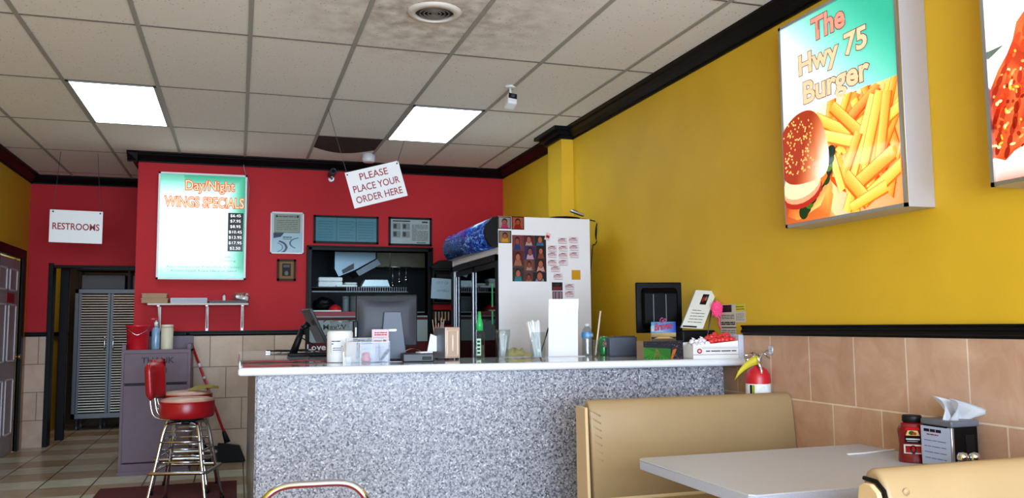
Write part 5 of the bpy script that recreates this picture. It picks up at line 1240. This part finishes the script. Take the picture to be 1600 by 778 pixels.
def art_collage(A):
    A.rect(0, 0, 1, 1, (150, 120, 112), 1); cells = ((0, .68, .3, 1, (176, 110, 110), (70, 110, 160)), (.34, .78, .64, 1, (150, 60, 84), (210, 190, 190)), (.66, .78, .98, 1, (100, 80, 80), (90, 160, 190)),
      (.36, .48, .68, .76, (120, 70, 150), (214, 190, 200)), (.70, .50, .98, .78, (60, 50, 50), (180, 120, 90)), (0, .34, .33, .66, (150, 70, 60), (196, 160, 136)), (.36, .24, .62, .45, (170, 130, 110), (206, 180, 170)), (.66, .22, 1, .5, (110, 50, 60), (220, 190, 180)), (0, .0, .33, .30, (120, 100, 90), (100, 170, 180)), (.35, 0, .60, .16, (150, 110, 100), (190, 150, 130)), (.6, 0, 1, .2, (60, 60, 66), (180, 180, 190)))
    for i, (a_, b_, c_, d_, g_, tp) in enumerate(cells): portrait(A, a_, b_, c_, d_, g_, (210, 156, 130) if i % 3 else (190, 130, 104), tp)
sheet(800, 367, 854, 440, 'photo_collage', 'large collage of small colour portraits taped on the fridge side', 'photo collage', art_collage)
for (x0, y0, x1, y1, lab, b_, tp) in ((778, 338, 798.5, 358, 'top left small black framed photo at the fridge corner', (190, 180, 176), (206, 90, 150)), (799, 338, 819, 359, 'black framed photo right of the corner one on the fridge side', (200, 140, 120), (190, 60, 70)), (779, 360, 799, 380, 'small photo with yellow top under the corner one on the fridge', (180, 160, 140), (220, 190, 70))):
    def art_f(A): A.rect(0, 0, 1, 1, (20, 18, 20), 1); portrait(A, .07, .07, .93, .93, b_, SK, tp)
    sheet(x0, y0, x1, y1, 'framed_photo', lab, 'photo', art_f, (20, 18, 20), 'small photos at the fridge corner')
def art_card(A): A.rect(0, 0, 1, 1, (236, 230, 232), 1); A.ell(.4, .5, .38, .3, (206, 120, 130), 2, n=14); A.ell(.42, .47, .35, .25, (236, 230, 232), 3, n=14); A.rect(.3, .78, .8, .86, (90, 60, 66), 4); A.lines(.15, .9, .35, .65, 2, (206, 60, 80), .4, 5); A.rect(.1, .06, .9, .1, (190, 150, 156), 5)
cards = [(880, 371, 'top'), (897, 371, 'top')]
CW = {0: 'left', 1: 'middle', 2: 'right'}
cl = [(1, 0, 879, 376), (2, 0, 896, 375), (0, 1, 863, 388), (1, 1, 880, 388), (2, 1, 897, 387), (0, 2, 863, 398), (1, 2, 880, 399), (2, 2, 897, 398), (0, 3, 863, 410), (1, 3, 880, 410)]
RW = ('first', 'second', 'third', 'fourth')
for (ci, ri, x, y) in cl:
    sheet(x-7.5, y-5, x+7.5, y+5.5, 'coupon_card', 'white red printed coupon on fridge, %s column, %s row from the top' % (CW[ci], RW[ri]), 'coupon', art_card, group='coupon cards on the fridge side')
for (x, y, lab) in ((868, 420, 'white red printed coupon on fridge, alone below the left column'), (872, 432, 'white red printed coupon on fridge, lowest one above the dark pictures'), (890, 448, 'red lettered coupon on fridge, right of the upper dark picture'), (890, 459, 'red lettered coupon on fridge, right of the lower dark picture')):
    sheet(x-7.5, y-5, x+7.5, y+5.5, 'coupon_card', lab, 'coupon', art_card, group='coupon cards on the fridge side')
sheet(850, 362, 858, 374, 'heart_sticker', 'slanted white sticker with red hearts above the photo collage corner', 'sticker', lambda A: (A.rect(0, 0, 1, 1, (236, 222, 224), 1), A.ell(.35, .5, .2, .2, (206, 70, 80), 2), A.ell(.65, .5, .2, .2, (206, 70, 80), 2)), c=.0022, rot=-.35)
sheet(893, 422, 907, 437, 'sticky_note', 'plain yellow sticky note on the fridge side', 'sticky note', lambda A: A.rect(0, 0, 1, 1, (228, 196, 40), 1))
sheet(862, 441, 879, 454, 'dark_picture', 'dark red and black picture card on the fridge side', 'picture card', lambda A: (A.rect(0, 0, 1, 1, (60, 34, 40), 1), A.rect(.1, .1, .9, .45, (176, 70, 84), 2), A.ell(.5, .7, .2, .15, (120, 80, 84), 3)))
sheet(863, 455, 879, 468, 'dark_picture', 'black framed pale picture card below the dark red one', 'picture card', lambda A: (A.rect(0, 0, 1, 1, (40, 34, 40), 1), A.rect(.08, .08, .92, .92, (196, 180, 184), 2), A.rect(.25, .1, .35, .9, (130, 110, 116), 3), A.rect(.6, .1, .7, .9, (130, 110, 116), 3)))
# router and handset on the top
q = P(885, 334, 1, 6.15)
t = thing('wifi_router', (q.x, 6.2, FZ), 'flat black box with cable on top of the display fridge', 'router')
MB().lathe([(.13, 0), (.14, .008), (.13, .03), (.09, .036)], 24, sy=.7).build('body', M_blackpl, t)
MB().tube(smooth_path([(.12, 0, .02), (.17, -.01, .024), (.22, -.02, .016), (.26, -.02, .008)]), .005, 6).build('cable', M_blackpl, t)
p = P(900, 330, 1, 6.15)
t = thing('cordless_phone', (p.x, 6.15, FZ+.036), 'pale grey handset lying slanted on the black router', 'phone handset')
MB().box((-.06, -.022, .0), (.06, .022, .022), .009, 3, Matrix.Rotation(.32, 4, 'Y') @ Matrix.Translation((0, 0, .02))).build('body', M_alu, t); MB().box((-.045, -.015, .042), (.0, .015, .045), .001, 1, Matrix.Rotation(.32, 4, 'Y')).build('keypad', M_dark, t)
p = P(930, 366, 1, 6.4)
t = thing('hanging_cable', (p.x, 6.3, p.z), 'bundle of black cable hanging at the right of the fridge top', 'cable')
w = MB()
for dx, dz in ((0, 0), (.012, -.01), (-.01, .012)): w.tube([(.03*math.cos(i*PI/8)+dx, .01*math.sin(i*PI/4), .085*math.sin(i*PI/8)+dz) for i in range(16)], .006, 6, True)
w.build('coil', M_blackpl, t); MB().tube(smooth_path([(-.02, 0, -.05), (-.05, .0, -.10), (-.07, 0, -.13), (-.08, .05, -.5), (-.05, .1, -1.0)]), .004, 6).build('loose_end', M_blackpl, t)

# ------------------------------------------------------------------ counter things behind: snack rack & paper on the red wall
def Q(px, py, y=YB-.12): return P(px, py, 1, y)
a, b = Q(675, 420), Q(712, 475)
t = thing('wall_rack', (a.x, YB, b.z), 'black wall rack of tools between the pass window and the fridge', 'rack')
w = MB(); w.box((a.x, YB-.16, a.z-.02), (b.x, YB-.002, a.z), .004, 1).box((a.x, YB-.16, b.z), (b.x, YB-.002, b.z+.02), .004, 1).box((a.x, YB-.02, b.z), (b.x, YB-.002, a.z)).box((a.x, YB-.16, b.z), (a.x+.015, YB, a.z)).box((a.x+.04, YB-.14, b.z+.03), (b.x-.02, YB-.03, a.z-.05), .01, 1)
w.prism([(a.x-.02, a.z+.02), (a.x+.08, a.z+.09), (b.x, a.z+.10), (b.x, a.z), (a.x, a.z)], YB-.15, YB-.02, 1, .004, 1)
w.build('frame', M_blackpl, t, True)
a2, b2 = Q(676, 484), Q(708, 508)
t = thing('key_rack', (a2.x, YB, b2.z), 'black rack with rows of pale clips beneath the handwritten paper', 'rack')
w = MB().box((a2.x, YB-.10, b2.z), (b2.x, YB-.002, a2.z), .03, 3); w.build('body', M_blackpl, t, True)
for i in range(5): MB().box((a2.x+.03+i*.035, YB-.112, b2.z+.05), (a2.x+.042+i*.035, YB-.10, a2.z-.02), .002, 1).build('clip', mat('tan clip', (170, 140, 120), .5), t, True)
a3, b3 = Q(673, 434, YB-.17), Q(711, 466, YB-.17)
t = thing('handwritten_paper', (a3.x, YB-.17, b3.z), 'handwritten white paper taped before the black wall rack', 'note')
A = Art(Fr((a3.x, YB-.168, b3.z), (1, 0, -.06), (.06, 0, 1)), b3.x-a3.x, a3.z-b3.z, (206, 220, 230), .001); A.build('sheet', M_print, t)
frn = Fr((a3.x, YB-.168, b3.z), (1, 0, -.06), (.06, 0, 1)); W_, H_ = b3.x-a3.x, a3.z-b3.z
mb_ = mat('blue pen', (96, 116, 160), .6)
text('OUT OF', frn, W_*.45, H_*.80, W_*.5, H_*.13, mb_, 'handwriting', t, .0022); text('order', frn, W_*.5, H_*.42, W_*.55, H_*.13, mb_, 'handwriting', t, .0022)

# ------------------------------------------------------------------ kitchen behind the pass window
def K(px, py, y): return P(px, py, 1, y)
y = 9.1; a = K(487, 449, y); b = K(630, 449, y)
t = thing('kitchen_shelf', (a.x, y, a.z), 'dark wire shelf hanging across the kitchen pass window', 'shelf')
w = MB().box((KX0-.3, y-.15, a.z-.015), (b.x+.02, y+.2, a.z), .003, 1)
w.build('deck', M_blackpl, t, True)
w = MB(); 
for i in range(26): xx = a.x+.35+(b.x-a.x-.35)*i/25; w.box((xx-.004, y-.155, a.z-.05), (xx+.004, y-.15, a.z))
w.box((KX0-.3, y-.157, a.z-.055), (b.x+.02, y-.148, a.z-.045)); w.build('wire_edge', mat('dull steel wire', (84, 88, 90), .4, .8), t, True)
w = MB().tube([(b.x-.12, y+.15, a.z-.0), (b.x-.12, y+.15, ZC)], .008, 6).tube([(a.x-.1, y+.15, a.z), (a.x-.1, y+.15, ZC)], .008, 6); w.build('hanger_rod', M_alu, t, True)
zs = a.z+.0005
foam = mat('white foam', (226, 240, 242), .6)
for (x0, x1, y1, dy, lab, nm) in ((497, 535, 433, 0, 'large white foam container on the kitchen shelf', 'foam_container'), (537.5, 558, 441, .03, 'small white foam tub on the kitchen shelf', 'foam_container')):
    p0, p1 = K(x0, 449, y+dy-.06), K(x1, 449, y+dy-.06); hh = K(x0, y1, y-.06).z-zs
    t = thing(nm, ((p0.x+p1.x)/2, y+dy, zs), lab, 'foam container', group='foam containers on the kitchen shelf'); hw = (p1.x-p0.x)/2
    MB().box((-hw, -.09, 0), (hw, .09, hh*.55), .012, 3).build('tray', foam, t); MB().box((-hw, -.09, hh*.56), (hw, .09, hh), .016, 3).build('lid', foam, t)
p0 = K(540, 447, y-.11); single('foam_clamshell', MB().box((-.10, -.03, 0), (.09, .03, .022), .006, 2), foam, 'flat white foam lid at the front of the kitchen shelf', 'foam lid', (p0.x, y-.125, zs))
p0, p1 = K(562, 448, y-.03), K(610, 448, y-.03); hh = K(590, 437, y-.03).z-zs; hw = (p1.x-p0.x)/2
t = thing('foil_pan', ((p0.x+p1.x)/2, y-.0, zs), 'upturned ribbed aluminium foil pan on the kitchen shelf', 'foil pan')
w = MB(); pr = []
fo = mat('aluminium foil', (150, 168, 170), .35, .7)
w.prism([(-hw*.96, .006), (hw*.96, .006), (hw*.78, hh), (-hw*.7, hh)], -.08, .08, 1, .006, 2); w.build('pan', fo, t)
w = MB().box((-hw, -.1, 0), (hw, .1, .006), .002, 1); w.build('rim', fo, t)
w = MB()
for i in range(18): xx = -hw*.62+hw*1.35*i/17; w.box((xx-.003, -.086, .015), (xx+.003, -.08, hh-.008))
w.build('ribs', fo, t)
# hood
t = thing('range_hood', K(555, 400, 9.9), 'stainless steel slanted extractor hood hanging in the kitchen', 'extractor hood')
hy = 9.9; f_ = lambda px, py, yy=hy: K(px, py, yy)
a_, b_, c_, d_, e_ = f_(524, 388), f_(587, 388), f_(587, 404), f_(556, 421), f_(529, 432)
w = MB(); w.prism([(a_.x, ZC-.02), (b_.x, ZC-.02), (b_.x, c_.z), (d_.x, d_.z), (e_.x, e_.z), (f_(523, 420).x, f_(523, 420).z)], hy, hy+.7, 1); w.build('canopy', mat('teal grey steel', (112, 134, 142), .35, .6), t, True)
w = MB(); g1, g2, g3, g4 = f_(587, 406), f_(593, 414), f_(559, 432), f_(554, 425)
w.prism([(g1.x, g1.z), (g2.x, g2.z), (g3.x, g3.z), (g4.x, g4.z)], hy-.12, hy+.5, 1); w.build('lip', M_steel, t, True)
w = MB(); g = [f_(534, 422, hy-.005), f_(553, 411, hy-.005), f_(553, 420, hy-.005), f_(536, 428, hy-.005)]
w.prism([(q.x, q.z) for q in g][::-1], hy-.012, hy-.001, 1); w.build('filter', M_dark, t, True)
a_, b_ = K(589, 397, 10.3), K(664, 418, 10.3)
single('kitchen_soffit', MB().box((a_.x, 10.3, b_.z), (b_.x+.15, 10.6, ZC-.001)), mat('olive stained panel', (124, 122, 96), .6, noise=.25, scale=5), 'olive stained soffit panel beyond the hood in the kitchen', 'soffit')
ut = K(613, 425, 9.6)
for i, (px, py) in enumerate(((613.5, 443), (624, 437), (634.5, 434))):
    p0 = K(px, py, 9.6); t = thing('hanging_ladle', (p0.x, 9.6, p0.z), ('left', 'middle', 'right')[i]+' steel ladle hanging beyond the kitchen shelf', 'ladle', group='ladles hanging in the kitchen')
    MB().tube([(0, 0, .0), (0, 0, K(px, 418, 9.6).z-p0.z)], .004, 6).build('handle', M_alu, t); MB().lathe([(.004, -.05), (.018, -.04), (.022, -.01), (.006, .01)], 14).build('bowl', M_chrome, t)
a_ = K(600, 417, 9.6); single('utensil_rail', MB().tube([(a_.x, 9.6, a_.z), (K(642, 417, 9.6).x, 9.6, a_.z)], .006, 8), M_alu, 'thin steel rail carrying the hanging ladles', 'rail')
# prep table and things on it
t = thing('prep_table', (1.2, 9.25, 0), 'red and steel topped kitchen prep table behind the pass window', 'table')
tz = K(500, 487, 9.0).z
MB().box((.55, 8.99, tz-.02), (2.2, 9.6, tz), .004, 1).build('top', M_steel, t, True)
MB().box((.6, 8.985, tz-.05), (1.3, 8.992, tz-.0), .002, 1).build('red_edge', M_text_red, t, True)
for x in (.6, 2.15):
    for yy in (9.05, 9.55): MB().tube([(x, yy, 0), (x, yy, tz-.02)], .02, 8).build('leg', M_steel, t, True)
p0 = K(523.5, 487, 9.15); k = depth(p0)/FPX
t = thing('red_bowl', (p0.x, 9.15, tz), 'upturned round red bowl on the kitchen prep table', 'bowl')
MB().lathe([(11*k, 0), (10.5*k, .01), (9*k, 7*k), (5*k, 10*k), (3*k, 10.4*k)], 28).build('bowl', mat('bright red enamel', (206, 36, 40), .35), t); MB().lathe([(3.2*k, 10.3*k), (3.2*k, 11.5*k)], 20).build('foot_ring', M_red_pl, t)
p0 = K(507, 487, 9.35); w = MB(); bmesh.ops.create_icosphere(w.bm, subdivisions=3, radius=1); rnd = random.Random(4)
for v in w.bm.verts: v.co = Vector((v.co.x*.12, v.co.y*.1, v.co.z*.085+.08))*rnd.uniform(.94, 1.05); v.co.z = max(0, v.co.z)
single('rubbish_sack', w, M_blackpl, 'black plastic sack on the prep table behind the red bowl', 'sack', (p0.x, 9.42, tz+.0005))
for (x0, x1, y1, yy, lab, m_) in ((535, 545, 463, 9.4, 'narrow pale blue plastic canister on the prep table', mat('pale blue grey plastic', (130, 150, 154), .5)), (546, 575, 463, 9.45, 'wide grey plastic canister on the prep table behind the monitor', mat('grey plastic', (124, 134, 136), .5))):
    p0 = K((x0+x1)/2, 487, yy); k = depth(p0)/FPX; hh = K(x0, y1, yy).z-tz; rr_ = (x1-x0)/2*k
    t = thing('kitchen_canister', (p0.x, yy, tz), lab, 'canister', group='canisters on the prep table')
    MB().lathe([(rr_*.9, 0), (rr_, .01), (rr_, hh*.82), (rr_*.92, hh*.86)], 24).build('body', m_, t); MB().lathe([(rr_*1.03, hh*.86), (rr_*1.0, hh)], 24).build('lid', m_, t)
p0 = K(508, 489, 9.03); single('paper_stack', MB().box((-.17, -.03, 0), (.15, .05, .016), .004, 1), M_paper, 'flat white paper pile at the front of the prep table', 'paper', (p0.x+.02, 9.06, tz+.0005))
# banner below the window
a_, b_ = K(484, 494, YB-.07), K(668, 600, YB-.07)
t = thing('window_banner', ((a_.x+b_.x)/2, YB-.07, .6), 'white and red banner with black lettering on the wall below pass window', 'banner')
fr = Fr((a_.x, YB-.068, b_.z), (1, 0, 0), (0, 0, 1)); bw, bh = b_.x-a_.x, a_.z-b_.z
A = Art(fr, bw, bh, (196, 204, 206), .002); zr = (K(520, 535, YB-.07).z-b_.z)/bh
A.rect(0, 0, 1, zr, (150, 34, 44)); A.rect(0, 1-.06, 1, 1-.02, (150, 34, 44))
A.build('sheet', M_print, t)
mbk = M_text_blk
def fy(py): return K(520, py, YB-.07).z-b_.z
def fx(px): return K(px, 520, YB-.07).x-a_.x
text('MaxW', fr, fx(523), fy(511), fx(540)-fx(504), .055, mbk, parent=t, c=.004, off=.01); text('your', fr, fx(519), fy(527), fx(534)-fx(504), .055, mbk, parent=t, c=.004, off=.015)
text('Love O', fr, fx(503), fy(542), fx(526)-fx(481), .06, M_white, parent=t, c=.004, off=.02)
pts = [fr.pt(fx(505+50*i/12), fy(503-6*math.sin(PI*(i/12)**.7)), .004) for i in range(13)]
MB().tube(pts, .004, 5).build('swoosh', mbk, t, True)

# ------------------------------------------------------------------ booths
BX0, BX1 = 1.60, XR-.014
def booth_seat(y_wall, side_, t, nm='seat'):
    d = -side_; y0 = y_wall; y1 = y_wall+d*.50
    w = MB().box((BX0+.01, min(y0, y1), .32), (BX1-.01, max(y0, y1), .45), .035, 4); w.build(nm, M_tan, t, True)
    w = MB().box((BX0+.03, min(y0, y1)+.03, 0), (BX1-.03, max(y0, y1)-.03, .32)); w.build('seat_base', M_tanpanel, t, True)
def profile_arc(pts): return pts
# far booth: back to the counter
t = thing('booth_bench', ((BX0+BX1)/2, 3.85, 0), 'tan vinyl booth bench whose back stands against the granite counter', 'booth bench', group='tan vinyl booth benches')
w = MB(); w.prism([(3.735, .42), (3.775, .80), (3.783, .86), (3.79, .888), (3.802, .905), (3.82, .915), (3.835, .914), (3.85, .905), (3.858, .89), (3.858, .42)], BX0+.02, BX1, 0, .012, 3, True); w.build('backrest', M_tan, t, True)
w = MB(); w.prism([(3.72, .02), (3.765, .885), (3.88, .885), (3.88, .02)], BX0-.012, BX0+.004, 0, .003, 1); w.build('end_panel', M_tanpanel, t, True)
w = MB()
for i in range(7): z = .87-.035*i; w.tube(smooth_path([(BX0+.022, 3.79-.1*(.885-z)*1, z), (BX0+.045, 3.783-.1*(.885-z), z-.012), (BX0+.075, 3.781-.1*(.885-z), z-.03)], 3), [.0035]*7, 5)
w.build('puckered_seam', M_tan, t, True)
w = MB().prism([(3.735, .30), (3.86, .30), (3.86, .46), (3.735, .46)], BX0+.02, BX1, 0); w.build('back_base', M_tanpanel, t, True)
booth_seat(3.735, 1, t)
# near booth: double sided
t = thing('booth_bench', ((BX0+BX1)/2, 1.88, 0), 'tan vinyl booth bench nearest the viewer, cut off by the lower right corner', 'booth bench', group='tan vinyl booth benches')
w = MB(); w.prism([(1.79, .42), (1.815, .78), (1.82, .825), (1.83, .858), (1.845, .880), (1.862, .891), (1.884, .890), (1.902, .880), (1.913, .86), (1.918, .82), (1.95, .42)], BX0+.015, BX1, 0, .014, 4, True); w.build('backrest', M_tan, t, True)
w = MB(); w.prism([(1.785, .02), (1.818, .80), (1.83, .838), (1.855, .855), (1.88, .855), (1.898, .845), (1.906, .80), (1.93, .02)], BX0-.012, BX0+.004, 0, .003, 1); w.build('end_panel', M_tanpanel, t, True)
w = MB(); w.tube([(BX0+.009, 1.783, .02), (BX0+.009, 1.815, .80), (BX0+.009, 1.827, .842), (BX0+.009, 1.853, .861), (BX0+.009, 1.90, .863)], .006, 6); w.build('seam_gap', M_black, t, True)
w = MB(); w.lathe([(.011, 0), (.009, .004), (.001, .005)], 14, mx=Matrix.Translation((BX0+.075, 1.822, .835)) @ Matrix.Rotation(PI/2+.2, 4, 'X'), cap=False); w.build('upholstery_button', M_tan, t, True)
w = MB().prism([(1.80, .0), (1.95, .0), (1.95, .46), (1.80, .46)], BX0+.02, BX1, 0); w.build('back_base', M_tanpanel, t, True)
booth_seat(1.96, -1, t); booth_seat(1.79, 1, t)
# table
TX0, TY0, TY1, TZ = 1.63, 2.46, 3.30, .712
t = thing('booth_table', ((TX0+XR)/2, (TY0+TY1)/2, 0), 'pale grey speckled table fixed to the tile wall between the booths', 'table')
w = MB(); c_ = .02; w.prism([(TX0+c_, TY0), (XR-.0135, TY0), (XR-.0135, TY1), (TX0+c_, TY1), (TX0, TY1-c_), (TX0, TY0+c_)], TZ-.006, TZ, 2); w.build('tabletop', M_tabletop, t, True)
w = MB(); w.prism([(TX0+c_, TY0), (XR-.0135, TY0), (XR-.0135, TY1), (TX0+c_, TY1), (TX0, TY1-c_), (TX0, TY0+c_)], TZ-.045, TZ-.006, 2, .003, 1); w.build('table_edge', M_tableedge, t, True)
w = MB().lathe([(.045, .03), (.04, .10), (.04, TZ-.045)], 20, c=((TX0+XR)/2-.2, (TY0+TY1)/2, 0)); w.build('pedestal', M_blackpl, t, True)
w = MB().box((TX0+.15, (TY0+TY1)/2-.04, 0), (TX0+.75, (TY0+TY1)/2+.04, .03), .01, 2).box((TX0+.41, (TY0+TY1)/2-.28, 0), (TX0+.49, (TY0+TY1)/2+.28, .03), .01, 2); w.build('foot', M_blackpl, t, True)
def tb(px, py): return P(px, py, 2, TZ)
# ketchup bottle
p = tb(1428, 722); k = depth(p)/FPX
t = thing('ketchup_bottle', p, 'squeeze ketchup bottle with black cap and printed label on the table', 'ketchup bottle', math.radians(-42))
w = MB(); sec = [(21, 0), (22, 2), (21.5, 12), (20, 26), (20.8, 38), (22, 47), (21.5, 52), (17, 59), (12, 63)]
w.lathe([(r_*k, z_*k) for r_, z_ in sec], 28, sx=1, sy=.58); w.build('bottle', mat('ketchup red', (112, 8, 12), .2, coat=.3), t)
w = MB().lathe([(13.5*k, 62.5*k), (14.5*k, 63.5*k), (14.5*k, 71*k), (13*k, 73*k)], 24, sy=.8); w.build('cap', M_blackpl, t)
cz, sz_ = math.cos(math.radians(-42)), math.sin(math.radians(-42))
frk = Fr(at_local(t, -14*k, -13.3*k, 14*k), (cz, sz_, 0), (0, 0, 1)); A = Art(frk, 28*k, 42*k, (176, 30, 36), .0006)
A.rect(.02, .02, .98, .35, (228, 222, 220)); A.rect(.1, .05, .9, .3, (190, 30, 36)); A.ell(.5, .17, .16, .16, (70, 20, 20)); A.ell(.5, .19, .08, .1, (206, 60, 40)); A.rect(.08, .4, .92, .66, (26, 24, 26)); A.rect(.15, .52, .85, .57, (220, 220, 220)); A.rect(.2, .45, .75, .48, (190, 190, 190)); A.poly([(.15, .68), (.85, .68), (.75, .86), (.25, .86)], (226, 214, 180)); A.ell(.45, .77, .15, .08, (110, 140, 60)); A.ell(.6, .75, .1, .06, (200, 120, 60)); A.poly([(.1, .88), (.9, .88), (.8, .98), (.2, .98)], (214, 50, 60))
A.build('label', M_printgloss, t)
# table napkin dispenser
p = tb(1487, 729); k = depth(p)/FPX
t = thing('napkin_dispenser', p, 'black and grey napkin dispenser with a menu card on the booth table', 'napkin dispenser', 0)
hw, hh, dd = 26*k, 72*k, .145
MB().box((-hw, -dd/2, .004), (hw, dd/2, hh), .006, 2).build('body', M_black, t)
MB().box((-hw-.004, -dd/2-.006, hh-.02), (hw+.004, dd/2+.006, hh+.004), .006, 2).build('top_cover', mat('slate grey cover', (92, 94, 104), .4), t)
MB().box((-hw-.003, -dd/2-.003, .004), (-hw+.012, -dd/2+.02, hh-.02), .003, 1).build('corner_strip', M_alu, t)
w = MB().box((.0, -dd/2-.003, .05), (.045, -dd/2, hh-.05), .002, 1); w.build('front_opening', M_blackpl, t)
c2, s2_ = 1.0, 0.0
frm = Fr(at_local(t, -hw-.006, dd/2, .006), (s2_, -c2, 0), (0, 0, 1)); A = Art(frm, dd, hh-.03, (214, 218, 232), .001)
A.lines(.1, .7, .84, .95, 1, (40, 40, 60), .7, 1); A.lines(.2, .6, .76, .82, 1, (180, 60, 80), .5, 1)
for j in range(4): A.lines(.1, .85, .15+.15*j, .22+.15*j, 1, (150, 172, 206), .32, 1)
A.build('menu_card', M_print, t)
w = MB()
def tis(u, v):
    a_ = u*2-1; return Vector((a_*.05*(1+.5*v), (-.03+.045*math.sin(3*a_+v*2))*(.5+v*.8)+.03*v, .088*v*(1-.35*a_*a_-.25*a_)+.0))
w = MB(); w.grid(lambda u, v: tis(u, v)+Vector((-.012*v, 0, hh)), 14, 8, th=.0012); w.grid(lambda u, v: tis(u, v*.9)+Vector((.01+.03*v, -.02, hh)), 14, 8, th=.0012); w.build('tissue', M_paper, t)
# shakers
for i, (px, lab) in enumerate(((1506, 'salt or pepper shaker with chrome cap, the left of two by the dispenser'), (1524, 'salt or pepper shaker with chrome cap, the right of two by the dispenser'))):
    p = tb(px, 721+0*i); p = tb(px, 742); k = depth(p)/FPX
    if i == 0:
        t0 = thing('shaker', p, lab, 'shaker', group='shakers by the table napkin dispenser')
        MB().lathe([(.018, 0), (.02, .004), (.019, .045), (.017, .055)], 12).build('glass', M_glass, t0); MB().lathe([(.016, .003), (.016, .045)], 12).build('contents', M_dark, t0)
        MB().lathe([(.019, .055), (.02, .058), (.02, .070), (.014, .080), (.001, .083)], 20, cap=False).build('cap', M_chrome, t0)
    else: dup(t0, p, label=lab)
# wrapped straws on table
pa, pb, pc, pd = tb(1324, 711), tb(1352, 709), tb(1350, 709), tb(1405, 703)
for a_, b_, lab in ((pa, pb, 'short end of white wrapped straw, left one on the booth table'), (pc, pd, 'long white wrapped straw, right one on the booth table')):
    d_ = b_-a_; w = MB().box((0, -.007, 0), (d_.length, .007, .006), .002, 1); single('wrapped_straw', w, M_paper, lab, 'straw', a_+Vector((0, 0, .0005)), math.atan2(d_.y, d_.x), 'wrapped straws on the booth table')

# ------------------------------------------------------------------ chrome chair in front of the counter
cc = P(478, 755, 1, 3.1)
t = thing('chrome_chair', (cc.x, 2.95, 0), 'chrome tube chair whose curved top rail shows at the bottom edge', 'chair', math.radians(-13))
hwid = S(80, (cc.x, 3.1, .7)); zt_ = cc.z+.0
yb = .15
pts = smooth_path([(-hwid, yb+.02, .45), (-hwid*.99, yb, zt_-.10), (-hwid*.93, yb-.02, zt_-.045), (-hwid*.62, yb-.02, zt_-.008), (0, yb-.02, zt_), (hwid*.62, yb-.02, zt_-.002), (hwid*.93, yb-.02, zt_-.04), (hwid*.99, yb, zt_-.10), (hwid, yb+.02, .45)], 6)
MB().tube(pts, .0125, 12).build('back_frame', M_chrome, t)
MB().box((-hwid+.03, yb-.03, .50), (hwid-.03, yb+.0, zt_-.055), .012, 3).build('backrest', M_redvinyl, t)
MB().box((-hwid+.01, -.26, .42), (hwid-.01, .14, .47), .02, 3).build('seat', M_redvinyl, t)
for sx in (-1, 1):
    MB().tube(smooth_path([(sx*hwid, yb+.02, .45), (sx*hwid, yb+.02, .3), (sx*hwid*1.02, yb+.06, .01)], 5), .0125, 8).build('leg', M_chrome, t)
    MB().tube(smooth_path([(sx*hwid*.95, yb, .43), (sx*hwid*.95, -.2, .42), (sx*hwid*.97, -.25, .38), (sx*hwid*1.0, -.27, .01)], 5), .0125, 8).build('leg', M_chrome, t)
